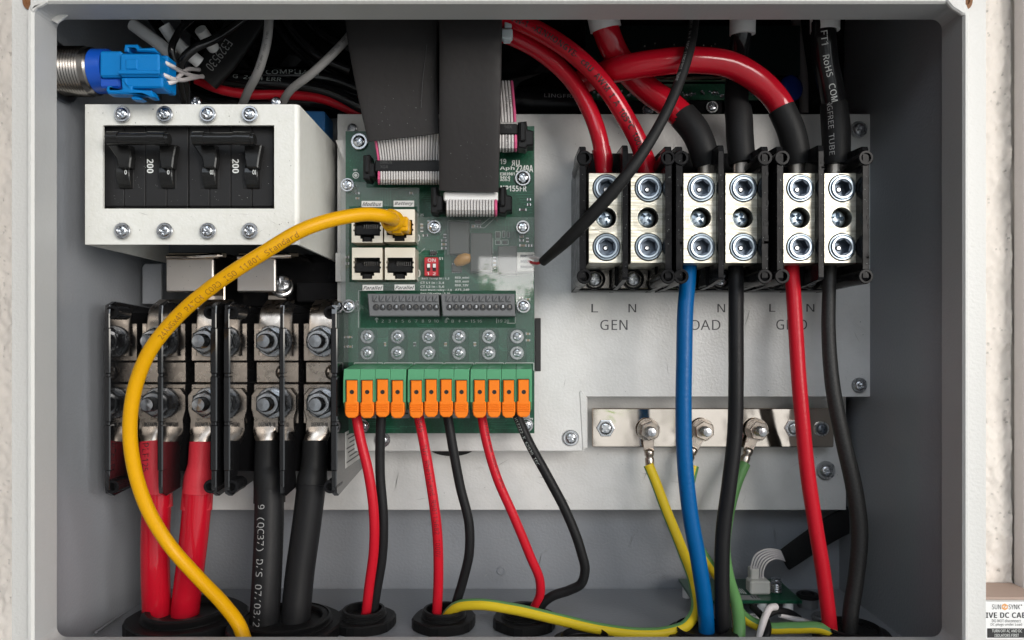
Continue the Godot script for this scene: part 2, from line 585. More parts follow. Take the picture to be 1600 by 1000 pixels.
# ------------------------------------------------------------------ lettering
func letters(text: String, font: Font) -> Array:
	var key := "t" + text + str(font.get_instance_id())
	if cache.has(key): return cache[key]
	var t := TextMesh.new()
	t.text = text
	t.font = font
	t.font_size = 40
	t.pixel_size = 1.0
	t.depth = 0.0
	t.curve_step = 2.0
	var a := t.get_mesh_arrays()
	var pos := PackedVector3Array()
	var vv: PackedVector3Array = a[Mesh.ARRAY_VERTEX]
	var ii: PackedInt32Array = a[Mesh.ARRAY_INDEX] if a[Mesh.ARRAY_INDEX] != null else PackedInt32Array(range(vv.size()))
	for i in ii: pos.append(vv[i])
	var lo := Vector2(1e9, 1e9)
	var hi := -lo
	for q in pos:
		lo = lo.min(Vector2(q.x, q.y))
		hi = hi.max(Vector2(q.x, q.y))
	cache[key] = [pos, lo, hi]
	return cache[key]

# lettering that fills the rectangle (x0, y0, x1, y1) of the photograph at depth d; turn in quarter turns clockwise
func write_rect(parent: Node, text: String, x0: float, y0: float, x1: float, y1: float, d: float, m: Material, font: Font = null, shear := 0.0, turn := 0, called := "printed_lettering") -> MeshInstance3D:
	var a := letters(text, font if font else font_regular)
	var lo: Vector2 = a[1]
	var hi: Vector2 = a[2]
	var g := Geo.new()
	var pos: PackedVector3Array = a[0]
	var w := PackedVector3Array()
	for q in pos:
		var f := Vector2((q.x - lo.x) / (hi.x - lo.x), (q.y - lo.y) / maxf(1e-6, hi.y - lo.y))
		var r := f
		if turn == 1: r = Vector2(f.y, 1.0 - f.x)
		if turn == 3: r = Vector2(1.0 - f.y, f.x)
		var x := lerpf(x0, x1, r.x) + shear * (r.y - 0.5) * (y1 - y0)
		w.append(P(x, lerpf(y1, y0, r.y), d))
	for i in range(0, w.size(), 3):
		g.tri_out(w[i], w[i + 1], w[i + 2], w[i] - Vector3(0, 0, 1))
	return part(parent, called, g, m)

# lettering wrapped on a cable: h is the capital height, s0 where it starts, phi the angle of its centre line, way +1 or -1 along the cable
func write_on(cab: Node, o: Path, text: String, h: float, s0: float, phi: float, way: int, m: Material, font: Font = null, stretch := 1.0, lift := 0.00012) -> void:
	var a := letters(text, font if font else font_mono)
	var pos: PackedVector3Array = a[0]
	var lo: Vector2 = a[1]
	var hi: Vector2 = a[2]
	var k := h / (hi.y - lo.y)
	if stretch < 0.0: stretch = -stretch / ((hi.x - lo.x) * k)
	var w := PackedVector3Array()
	for q in pos:
		var s := s0 + way * (q.x - lo.x) * k * stretch
		if s < 0.0 or s > o.length():
			w.append(Vector3.INF)
			continue
		var f := o.place(s)
		var up: Vector3 = (f[2] as Vector3).cross(f[1])
		var off: float = way * (q.y - (lo.y + hi.y) * 0.5) * k
		if f[3] > f[4] * 1.5:
			# a flat sleeve: the print lies on its broad face
			var fx: float = clampf(phi + off / f[3], -0.98, 0.98)
			var qs: float = pow(absf(fx), 1.0 / o.power)
			var hz: float = f[4] * pow(sqrt(maxf(0.0, 1.0 - qs * qs)), o.power)
			w.append(f[0] + f[2] * (hz + lift) + up * fx * f[3])
			continue
		var ang: float = phi + off / f[4]
		w.append(f[0] + f[2] * cos(ang) * (f[4] + lift) + up * sin(ang) * (f[3] + lift))
	var g := Geo.new()
	for i in range(0, w.size(), 3):
		if w[i] == Vector3.INF or w[i + 1] == Vector3.INF or w[i + 2] == Vector3.INF: continue
		var f := o.place(clampf(s0, 0, o.length()))
		var mid := (w[i] + w[i + 1] + w[i + 2]) / 3.0
		var best := 0
		var bd := 1e9
		for j in range(0, o.p.size(), 2):
			var dd := o.p[j].distance_squared_to(mid)
			if dd < bd:
				bd = dd
				best = j
		g.tri_out(w[i], w[i + 1], w[i + 2], o.p[best])
	if g.v.size():
		part(cab, "printed_lettering", g, m)

# ------------------------------------------------------------------ fasteners
func screw_mesh(kind: String) -> ArrayMesh:
	if cache.has("screw" + kind): return cache["screw" + kind]
	var g := Geo.new()
	var na := 64
	var nr := 15
	var hgt := func(x: float, y: float) -> float:
		var r := Vector2(x, y).length()
		var z := 0.50 - 0.16 * r * r - 0.30 * pow(r, 8.0)
		var ax := absf(x)
		var ay := absf(y)
		if kind == "cross" or kind == "hexcross":
			if (ax < 0.19 and ay < 0.66) or (ay < 0.19 and ax < 0.66):
				z -= 0.55 * clampf((0.74 - r) / 0.2, 0.0, 1.0)
		return z
	var pt := func(i: int, j: int) -> Vector3:
		var r := float(i) / nr
		var a := TAU * j / na
		var x := cos(a) * r
		var y := sin(a) * r
		return Vector3(x, y, hgt.call(x, y))
	for i in nr:
		for j in na:
			var a: Vector3 = pt.call(i, j)
			var b: Vector3 = pt.call(i + 1, j)
			var d: Vector3 = pt.call(i + 1, j + 1)
			var e: Vector3 = pt.call(i, j + 1)
			if i > 0: g.tri(a, d, e)
			g.tri(a, b, d)
	g.lathe([Vector2(1.0, -0.12), Vector2(1.0, 0.04)], Transform3D(), 32)
	cache["screw" + kind] = g.mesh()
	return cache["screw" + kind]

func washer_mesh() -> ArrayMesh:
	if cache.has("washer"): return cache["washer"]
	var g := Geo.new()
	g.lathe([Vector2(0.94, -0.12), Vector2(1.0, -0.06), Vector2(1.0, 0.06), Vector2(0.93, 0.12), Vector2(0.5, 0.12)], Transform3D(), 32)
	cache["washer"] = g.mesh()
	return cache["washer"]

func hex_mesh() -> ArrayMesh:
	if cache.has("hex"): return cache["hex"]
	var g := Geo.new()
	var poly := PackedVector2Array()
	for i in 6: poly.append(Vector2(cos(TAU * i / 6), sin(TAU * i / 6)))
	g.prism(poly, Transform3D(Basis(), Vector3(0, 0, 0.72)), 0.72, 0.07)
	cache["hex"] = g.mesh()
	return cache["hex"]

func stud_mesh() -> ArrayMesh:
	if cache.has("stud"): return cache["stud"]
	var g := Geo.new()
	var prof := []
	for i in 14:
		prof.append(Vector2(1.0, i * 0.14))
		prof.append(Vector2(0.88, i * 0.14 + 0.07))
	prof.append(Vector2(0.82, 2.06))
	prof.append(Vector2(0.0, 2.1))
	g.lathe(prof, Transform3D(), 24)
	cache["stud"] = g.mesh()
	return cache["stud"]

func facing(at: Vector3, r: float, spin := 0.0, tilt := Vector3.ZERO) -> Transform3D:
	return Transform3D(Basis.from_euler(tilt) * Basis(Vector3(0, 0, 1), spin) * Basis.from_scale(Vector3(r, r, r)), at)

# a cross-head screw whose washer sits at depth d
func screw(parent: Node, x: float, y: float, d: float, r_px: float, wash_px := 0.0, m: Material = null, sit := 0.0, label := "") -> void:
	if m == null: m = mats.zinc
	var r := L(r_px, d)
	var at := P(x, y, d)
	var lift := sit
	var s: MeshInstance3D
	if wash_px > 0.0:
		lift += 0.0007
	s = place(parent, "screw", screw_mesh("cross"), m, facing(at + Vector3(0, 0, lift + r * 0.12), r, rng.randf() * TAU))
	if label: s.set_meta("label", label)
	if wash_px > 0.0:
		var w := L(wash_px, d)
		var o := MeshInstance3D.new()
		o.mesh = washer_mesh()
		o.material_override = mats.zinc
		o.name = "washer"
		s.add_child(o)
		var want := Transform3D(Basis.from_scale(Vector3(w, w, 0.005)), at + Vector3(0, 0, sit + 0.0006))
		o.transform = (Transform3D(s.transform.basis, at + Vector3(0, 0, lift + r * 0.12))).affine_inverse() * want

func pbox(g: Geo, x0: float, y0: float, x1: float, y1: float, d0: float, d1: float, bev := 0.0) -> void:
	var a := P(x0, y1, d0)
	var b := P(x1, y0, d0)
	g.box(Vector3(a.x, a.y, EYE.z - d1), Vector3(b.x, b.y, EYE.z - d0), bev)

func gbox(x0: float, y0: float, x1: float, y1: float, d0: float, d1: float, bev := 0.0) -> Geo:
	var g := Geo.new()
	pbox(g, x0, y0, x1, y1, d0, d1, bev)
	return g

# an outline on the photograph at depth d, extruded back
func gpoly(pts: Array, d: float, depth: float, bev := 0.0) -> Geo:
	var g := Geo.new()
	var poly := PackedVector2Array()
	for q in pts:
		var w := P(q[0], q[1], d)
		poly.append(Vector2(w.x, w.y))
	g.prism(poly, Transform3D(Basis(), Vector3(0, 0, EYE.z - d)), depth, bev)
	return g

func mrect(x0: float, y0: float, x1: float, y1: float, d: float) -> Array:
	var a := P(x0, y1, d)
	var b := P(x1, y0, d)
	return [a.x, a.y, b.x, b.y]

# a cable along points [x, y, d]
func cable(called: String, label: String, category: String, group: String, pts: Array, r: float, m: Material, sides := 16, tint = null) -> Array:
	var o := path_of(pts, r)
	var g := Geo.new()
	sweep(g, o, sides, 1.0, true, tint)
	return [solo(called, g, m, label, category, group), o]

func tube_part(parent: Node, called: String, pts: Array, r: float, m: Material, sides := 16, label := "") -> Path:
	var o := path_of(pts, r)
	var g := Geo.new()
	sweep(g, o, sides)
	part(parent, called, g, m, label)
	return o

# a screw in the sub-parts of a part: no washer below it
func plain_screw(parent: Node, x: float, y: float, d: float, r_px: float, m: Material = null) -> void:
	place(parent, "screw", screw_mesh("cross"), m if m else mats.zinc, facing(P(x, y, d), L(r_px, d), rng.randf() * TAU))

# ------------------------------------------------------------------ the place
func _ready() -> void:
	rng.seed = 7
	# camera: a shifted lens, looking straight at the box
	var cam := Camera3D.new()
	cam.position = EYE
	cam.set_frustum(0.05 * 1000.0 / F, Vector2(-12.0 / F, 38.0 / F) * 0.05, 0.05, 200.0)
	add_child(cam)
	cam.current = true
	# sky, sun, exposure
	var env := Environment.new()
	env.background_mode = Environment.BG_SKY
	var sky := Sky.new()
	var ps := ProceduralSkyMaterial.new()
	ps.sky_top_color = lin(0.55, 0.62, 0.70)
	ps.sky_horizon_color = lin(1.75, 1.66, 1.50)
	ps.sky_curve = 0.09
	ps.ground_horizon_color = lin(0.5, 0.5, 0.48)
	ps.ground_bottom_color = lin(0.2, 0.2, 0.19)
	ps.sun_angle_max = 1.0
	ps.energy_multiplier = SKY_ENERGY
	sky.sky_material = ps
	env.sky = sky
	env.tonemap_mode = Environment.TONE_MAPPER_LINEAR
	env.tonemap_exposure = EXPOSURE
	env.sdfgi_enabled = true
	env.ssao_enabled = true
	env.ssil_enabled = true
	var we := WorldEnvironment.new()
	we.environment = env
	add_child(we)
	var sun := DirectionalLight3D.new()
	sun.light_energy = SUN_ENERGY
	sun.light_angular_distance = SUN_SIZE
	sun.light_color = Color(1.0, 0.98, 0.955)
	sun.shadow_enabled = true
	add_child(sun)
	sun.look_at_from_position(SUN_FROM, Vector3.ZERO)

	font_regular = SystemFont.new()
	font_regular.font_names = PackedStringArray(["Droid Sans"])
	font_bold = SystemFont.new()
	font_bold.font_names = PackedStringArray(["Droid Sans"])
	font_bold.font_weight = 700
	font_mono = SystemFont.new()
	font_mono.font_names = PackedStringArray(["Droid Sans Mono"])
	make_materials()

	surroundings()
	enclosure()
	panels()
	circuit_board()
	acrylic_cover()
	plugs()
	breaker_housing()
	battery_terminals()
	ac_terminals()
	earth_bar()
	floor_glands()
	upper_bay()
	ribbons()
	cables_battery()
	cables_signal()
	cables_ac()
	sensor_board()

const SKY_ENERGY := 1.45
const SUN_ENERGY := 0.2
const SUN_SIZE := 28.0
const SUN_FROM := Vector3(0.52, 0.20, 0.85)
const EXPOSURE := 3.5

func surroundings() -> void:
	var g := Geo.new()
	g.box(Vector3(-60, -0.2, -0.7), Vector3(60, 0, 60))
	solo("ground", g, triplanar(mat("concrete", lin(0.30, 0.29, 0.27), 0.9), 0.5), "grey concrete ground in front of the wall", "ground", "", "structure")
	g = Geo.new()
	g.box(Vector3(-4, 0, -0.72), Vector3(4, 3.2, -0.475))
	var wall := solo("wall", g, mats.plaster, "rough cream plaster wall behind the white wiring box", "wall", "", "structure")
	for q in [[-0.335, -0.2055], [0.1915, 0.3142]]:
		part(wall, "plaster_coat", plaster_coat(q[0], q[1]), mats.plaster)
	g = Geo.new()
	g.box(Vector3(0.3142, 0.0, -0.4715), Vector3(0.62, 3.2, -0.4595), 0.002)
	solo("pier", g, mats.render_smooth, "smooth grey rendered pier at the right edge of the photograph", "pier")
	# unseen roof and walls added to block light; the bush stands beyond
	g = Geo.new()
	g.box(Vector3(-1.6, 2.62, -0.47), Vector3(4.0, 2.8, 1.3))  # added roof, keeps sky light from above off the box
	solo("added_roof", g, mats.render_smooth, "added unseen roof over the wiring box, blocking sky light from above", "roof")
	g = Geo.new()
	g.box(Vector3(-1.6, 0.0, -0.4715), Vector3(-1.3, 2.6, 3.6))  # added wall, keeps light from the left off the box
	solo("added_side_wall", g, mat("added_side_render", lin(0.10, 0.095, 0.09), 0.9), "added unseen dark wall left of the wiring box, blocking light from that side", "wall")
	g = Geo.new()
	g.sheet([[-6.0, 0.0, 1.8, 3.3], [1.8, 0.0, 3.2, 1.27]], [[-0.33, 1.72, 0.75, 2.11], [0.58, 0.02, 0.91, 1.25], [0.99, 0.02, 1.25, 1.25], [1.32, 0.02, 1.73, 1.25], [1.89, 0.02, 2.23, 1.25]], Transform3D(Basis(), Vector3(0, 0, 5.3)), 0.12)  # added wall, darkens mirrored surfaces; its slots make bright bands in the metal
	solo("added_far_wall", g, mat("added_far_render", lin(0.16, 0.155, 0.15), 0.9), "added high wall with one window opening and four slots, blocking light and shaping reflections", "wall")
	var tree := thing("garden_tree", "leafy green bush beyond the added far wall, seen only mirrored in the clear cover", "bush", Vector3(0.1, 0.0, 8.0))
	g = Geo.new()
	var lr := RandomNumberGenerator.new()
	lr.seed = 21
	for i in 3000:
		var q := Vector3(lr.randfn(0.0, 0.8), 1.15 + lr.randfn(0.0, 0.26), 8.0 + lr.randfn(0.0, 0.4))
		if i % 3 == 0: q = Vector3(-0.42 + lr.randfn(0.0, 0.09), 1.86 + lr.randfn(0.0, 0.15), 8.0 + lr.randfn(0.0, 0.12))
		if i % 5 == 1: q = Vector3(0.20 + lr.randfn(0.0, 0.08), 1.80 + lr.randfn(0.0, 0.12), 8.0 + lr.randfn(0.0, 0.12))
		if q.y < 0.2: continue
		var b := Basis.from_euler(Vector3(lr.randf() * TAU, lr.randf() * TAU, 0.0))
		g.quad(q + b * Vector3(-0.05, 0, 0), q + b * Vector3(0, -0.025, 0), q + b * Vector3(0.05, 0, 0), q + b * Vector3(0, 0.025, 0))
	var lf := mat("leaf", lin(0.07, 0.14, 0.03), 0.6)
	lf.backlight_enabled = true
	lf.backlight = lin(0.25, 0.4, 0.08)
	part(tree, "crown", g, lf).set_meta("kind", "stuff")
	g = Geo.new()
	g.lathe([Vector2(0.09, 0.0), Vector2(0.05, 1.3)], Transform3D(Basis(Vector3(1, 0, 0), Vector3(0, 0, -1), Vector3(0, 1, 0)), Vector3(0.1, 0, 8.0)), 12)
	part(tree, "trunk", g, mat("bark", lin(0.1, 0.07, 0.05), 0.9))
	# the white board with the sticker, at the foot of the recess
	var t := thing("ledge", "white ledge with a dusty top below the plaster strip at lower right", "ledge", EYE + Vector3(0.26, -0.30, -0.458))
	g = Geo.new()
	g.box(EYE + Vector3(0.195, -0.30, -0.4715), EYE + Vector3(0.3138, -0.1535, -0.4435), 0.0012)
	part(t, "front_board", g, mats.white_paint)
	g = Geo.new()
	g.box(EYE + Vector3(0.195, -0.1534, -0.4715), EYE + Vector3(0.3138, -0.1518, -0.4433), 0.0004)
	part(t, "dusty_top", g, mats.ledge_brown)
	# sticker
	g = gbox(1535, 940, 1632, 998, 0.4431, 0.4434)
	var s := solo("warning_sticker", g, mats.sticker_white, "white warning sticker with black lettering on the ledge at lower right", "sticker")
	write_rect(s, "SUN", 1550, 944.5, 1564, 952, 0.44295, mats.print_dark)
	write_rect(s, "SYNK", 1576, 944.5, 1594, 952, 0.44295, mats.print_dark)
	write_rect(s, "•", 1595, 944.5, 1597, 946.5, 0.44295, mats.print_dark)
	var hx := Geo.new()
	for k in 2:
		var ro := L(5.2, 0.443)
		var c := P(1570, 948.3, 0.44295)
		for i in 6:
			var a0 := TAU * i / 6 + PI / 6
			var a1 := TAU * (i + 1) / 6 + PI / 6
			var u0 := Vector3(cos(a0), sin(a0), 0)
			var u1 := Vector3(cos(a1), sin(a1), 0)
			if k == 0: hx.quad(c + u0 * ro * 0.72, c + u0 * ro, c + u1 * ro, c + u1 * ro * 0.72)
	part(s, "emblem", hx, mat("emblem_orange", lin(0.75, 0.30, 0.02), 0.4))
	write_rect(s, "Z", 1567.5, 945.5, 1572.5, 951, 0.44293, mats.emblem_orange, font_bold)
	write_rect(s, "LIVE DC CABLES", 1535, 957, 1622, 965.5, 0.44295, mats.print_black, font_bold)
	write_rect(s, "DO NOT disconnect", 1550, 967.5, 1595, 972.5, 0.44295, mats.print_dark)
	write_rect(s, "DC plugs under Load", 1548, 973.5, 1597, 979, 0.44295, mats.print_dark)
	part(s, "black_band", gbox(1543, 982, 1620, 996.5, 0.44285, 0.44305), mats.print_black)
	write_rect(s, "TURN OFF AC AND DC", 1550, 983.5, 1597, 988, 0.4427, mats.print_white)
	write_rect(s, "ISOLATORS FIRST", 1554, 990.5, 1592, 995, 0.4427, mats.print_white)

# real relief of the plaster beside the box: waves, grains, and pits of a darker tone
func plaster_coat(x0: float, x1: float) -> Geo:
	var g := Geo.new()
	var a := FastNoiseLite.new()
	a.seed = 11
	a.frequency = 1.0
	a.fractal_octaves = 3
	var b := FastNoiseLite.new()
	b.seed = 12
	b.noise_type = FastNoiseLite.TYPE_CELLULAR
	b.frequency = 1.0
	var st := 0.0012
	var nx := int((x1 - x0) / st)
	var ny := int(0.80 / st)
	var z := []
	var shade := []
	for j in ny + 1:
		var row := PackedFloat32Array()
		var tone := PackedFloat32Array()
		for i in nx + 1:
			var x := x0 + i * (x1 - x0) / nx
			var y := -0.40 + j * 0.80 / ny
			var h := a.get_noise_2d(x * 26.0, y * 17.0) * 0.0024 + a.get_noise_2d(x * 150.0 + 9.0, y * 100.0) * 0.0013
			var pit := clampf((a.get_noise_2d(x * 300.0 - 50.0, y * 190.0 + 7.0) - 0.42) * 5.0, 0.0, 1.0) * clampf(a.get_noise_2d(x * 40.0 + 70.0, y * 30.0) * 3.0 + 0.55, 0.0, 1.0)
			h -= pit * 0.0011
			row.append(h)
			tone.append((1.0 - pit * 0.34) * (0.95 + 0.06 * a.get_noise_2d(x * 30.0 - 5.0, y * 12.0)))
		z.append(row)
		shade.append(tone)
	var pos := func(i: int, j: int) -> Vector3: return EYE + Vector3(x0 + i * (x1 - x0) / nx, -0.40 + j * 0.80 / ny, -0.4722 + z[j][i])
	var nor := func(i: int, j: int) -> Vector3:
		var dx: float = z[j][mini(i + 1, nx)] - z[j][maxi(i - 1, 0)]
		var dy: float = z[mini(j + 1, ny)][i] - z[maxi(j - 1, 0)][i]
		return Vector3(-dx, -dy, 2.0 * st).normalized()
	for j in ny:
		for i in nx:
			var t: float = shade[j][i]
			g.col = Color(t, t * 0.992, t * 0.98)
			var p0: Vector3 = pos.call(i, j)
			var p1: Vector3 = pos.call(i + 1, j)
			var p2: Vector3 = pos.call(i + 1, j + 1)
			var p3: Vector3 = pos.call(i, j + 1)
			var n0: Vector3 = nor.call(i, j)
			var n1: Vector3 = nor.call(i + 1, j)
			var n2: Vector3 = nor.call(i + 1, j + 1)
			var n3: Vector3 = nor.call(i, j + 1)
			g.tri_n(p0, p1, p2, n0, n1, n2)
			g.tri_n(p0, p2, p3, n0, n2, n3)
	return g

# crumbs of dust and tiny chips, and painted glints, on a face: x0, y0, x1, y1 on the photograph at depth d
func specks(parent: Node, x0: float, y0: float, x1: float, y1: float, d: float, count: int, m: Material, size: float) -> void:
	var g := Geo.new()
	for i in count:
		var c := P(rng.randf_range(x0, x1), rng.randf_range(y0, y1), d)
		var r := size * rng.randf_range(0.4, 1.0)
		var k := rng.randf() * TAU
		var e := rng.randf_range(0.3, 1.0)
		var u := Vector3(cos(k), sin(k), 0) * r
		var v := Vector3(-sin(k), cos(k), 0) * r * e
		var top := c + Vector3(0, 0, r * 0.35)
		var ring := [c + u, c + v, c - u, c - v]
		for j in 4: g.tri(ring[j], ring[(j + 1) % 4], top)
	part(parent, "dust_or_glints", g, m).set_meta("kind", "stuff")

# fine scuff lines on painted metal
func scuffs(parent: Node, x0: float, y0: float, x1: float, y1: float, d: float, count: int, m: Material) -> void:
	var g := Geo.new()
	for i in count:
		var a := P(rng.randf_range(x0, x1), rng.randf_range(y0, y1), d)
		var k := rng.randf_range(-0.7, 0.7) + (PI / 2 if rng.randf() < 0.4 else 0.0)
		var run := rng.randf_range(0.002, 0.013)
		var dir := Vector3(cos(k), sin(k), 0)
		var side := Vector3(-sin(k), cos(k), 0) * rng.randf_range(0.00003, 0.00008)
		var mid := a + dir * run * 0.5 + side * rng.randf_range(-6.0, 6.0)
		var e := a + dir * run
		var lo := P(x0, y1, d)
		var hi := P(x1, y0, d)
		if e.x < lo.x or e.x > hi.x or e.y < lo.y or e.y > hi.y: continue
		g.quad_out(a, mid - side, e, mid + side, a - Vector3(0, 0, 1))
	if g.v.is_empty(): return
	part(parent, "scuff_marks", g, m).set_meta("kind", "stuff")

# ------------------------------------------------------------------ the box
const XL := -0.204
const XR := 0.182
const YF := -0.1392
const OX0 := -0.1957
const OX1 := 0.1785
const OY0 := -0.1237
const OY1 := 0.1373
const BACK := 0.421

func round_rect(x0: float, y0: float, x1: float, y1: float, r: float, steps := 6) -> PackedVector2Array:
	var o := PackedVector2Array()
	var c := [Vector2(x1 - r, y0 + r), Vector2(x1 - r, y1 - r), Vector2(x0 + r, y1 - r), Vector2(x0 + r, y0 + r)]
	for k in 4:
		for i in steps + 1:
			var a := -PI / 2 + k * PI / 2 + PI / 2 * i / steps
			o.append(c[k] + Vector2(cos(a), sin(a)) * r)
	return o

func enclosure() -> void:
	var t := thing("wiring_box", "open white metal wiring box with a grey painted inside", "wiring box", EYE + Vector3(0, YF, -0.37))
	var b := func(x0: float, y0: float, d0: float, x1: float, y1: float, d1: float, bev := 0.0) -> Geo:
		var g := Geo.new()
		g.box(EYE + Vector3(x0, y0, -d1), EYE + Vector3(x1, y1, -d0), bev)
		return g
	part(t, "left_wall", b.call(XL - 0.0018, YF - 0.002, 0.306, XL, 0.26, BACK), mats.interior_paint)
	part(t, "right_wall", b.call(XR, YF - 0.002, 0.306, XR + 0.0018, 0.26, BACK), mats.interior_paint)
	part(t, "floor", b.call(XL, YF - 0.002, 0.306, XR, YF, BACK), mats.interior_paint)
	part(t, "back_wall", b.call(XL - 0.0018, YF - 0.002, BACK + 0.0002, XR + 0.0018, 0.26, BACK + 0.002), mats.interior_paint)
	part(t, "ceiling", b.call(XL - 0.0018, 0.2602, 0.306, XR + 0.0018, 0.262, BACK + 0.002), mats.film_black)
	# the front frame and its folded rim
	var g := Geo.new()
	var rimw := 0.0024
	g.sheet([[-0.2076, -0.175, 0.1906, 0.30]], [[OX0 - rimw, OY0 - rimw, OX1 + rimw, OY1 + rimw]], Transform3D(Basis(), EYE + Vector3(0, 0, -0.3022)), 0.002)
	# the sides of the box back to the wall
	g.box(EYE + Vector3(-0.2076, -0.175, -0.470), EYE + Vector3(-0.2060, 0.30, -0.3044))
	g.box(EYE + Vector3(0.1890, -0.175, -0.470), EYE + Vector3(0.1906, 0.30, -0.3044))
	part(t, "front_frame", g, mats.white_paint)
	g = Geo.new()
	var ri := round_rect(OX0, OY0, OX1, OY1, 0.0045)
	var ro := round_rect(OX0 - rimw, OY0 - rimw, OX1 + rimw, OY1 + rimw, 0.0060)
	var gr := Geo.new()
	var m := ri.size()
	var p := func(q: Vector2, d: float) -> Vector3: return EYE + Vector3(q.x, q.y, -d)
	for i in m:
		var j := (i + 1) % m
		var im := ri[i].lerp(ro[i], 0.3)
		var jm := ri[j].lerp(ro[j], 0.3)
		var io := ri[i].lerp(ro[i], 0.75)
		var jo := ri[j].lerp(ro[j], 0.75)
		# the return, its rounded front edge, the front, the outer side and the back
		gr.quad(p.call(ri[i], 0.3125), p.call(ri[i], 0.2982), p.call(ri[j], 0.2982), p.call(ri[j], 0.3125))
		g.quad(p.call(ri[i], 0.2982), p.call(im, 0.2971), p.call(jm, 0.2971), p.call(ri[j], 0.2982))
		g.quad(p.call(im, 0.2971), p.call(io, 0.2971), p.call(jo, 0.2971), p.call(jm, 0.2971))
		g.quad(p.call(io, 0.2971), p.call(ro[i], 0.2980), p.call(ro[j], 0.2980), p.call(jo, 0.2971))
		g.quad(p.call(ro[i], 0.2980), p.call(ro[i], 0.3022), p.call(ro[j], 0.3022), p.call(ro[j], 0.2980))
		g.quad(p.call(ri[i], 0.3125), p.call(ri[j], 0.3125), p.call(jo, 0.3125), p.call(io, 0.3125))
		g.quad(p.call(io, 0.3125), p.call(jo, 0.3125), p.call(jo, 0.3042), p.call(io, 0.3042))
	part(t, "rim", g, mats.white_paint)
	part(t, "rim_return", gr, mats.rim_grey)
	# folded corner pieces of the rim
	g = gpoly([[70, 27], [92, 11], [109, 20], [89, 36]], 0.3080, 0.0008, 0.0002)
	part(t, "corner_flap", g, mats.white_paint)
	part(t, "corner_gusset", gpoly([[46, -8], [80, -8], [72, 2.5], [63, 8], [55, 11], [50, 17], [46, 15]], 0.2966, 0.0016, 0.0006), mats.white_paint)
	part(t, "corner_gusset", gpoly([[1472, -8], [1510, -8], [1510, 22], [1504, 22], [1497, 17], [1489, 12], [1483, 5]], 0.2966, 0.0016, 0.0006), mats.white_paint)
	for x in [46.0, 1509.0]:
		g = Geo.new()
		g.lathe([Vector2(0.0024, 0.0), Vector2(0.0024, 0.0008), Vector2(0.0013, 0.0008), Vector2(0.0012, 0.0002), Vector2(0.0, 0.0002)], Transform3D(Basis.from_scale(Vector3(1, 1.6, 1)), P(x, 1, 0.3022)), 20)
		part(t, "hinge_hole", g, mats.rust)
	# caulked seams along the floor
	tube_part(t, "seam", [[150, 988, 0.349], [180, 966.5, 0.371], [222, 939.5, 0.408]], 0.0006, mats.interior_paint, 8)
	tube_part(t, "seam", [[1330, 930.5, 0.409], [1368, 960, 0.381], [1402, 985, 0.3601]], 0.0007, mats.white_paint, 8)
	var fl := Geo.new()
	for i in 40:
		var c := EYE + Vector3(rng.randf_range(XL + 0.01, XR - 0.01), YF + 0.00003, -rng.randf_range(0.33, 0.415))
		var r := rng.randf_range(0.0001, 0.0003)
		fl.box(c - Vector3(r, 0, r * 0.6), c + Vector3(r, r * 0.6, r * 0.6), 0.0, Transform3D(Basis(Vector3(0, 1, 0), 0.0), Vector3()))
	part(t, "dust_or_glints", fl, mats.print_grey).set_meta("kind", "stuff")
	scuffs(t, 270, 800, 1300, 915, BACK - 0.00005, 40, mats.scuff_grey)
	# a dimple in the back wall
	g = Geo.new()
	g.lathe([Vector2(0.0026, 0.0), Vector2(0.0022, 0.0004), Vector2(0.0018, 0.0004), Vector2(0.0015, 0.0001), Vector2(0.0, 0.0001)], Transform3D(Basis(), P(783, 892, BACK)), 20)
	part(t, "plug_dimple", g, mats.interior_paint)

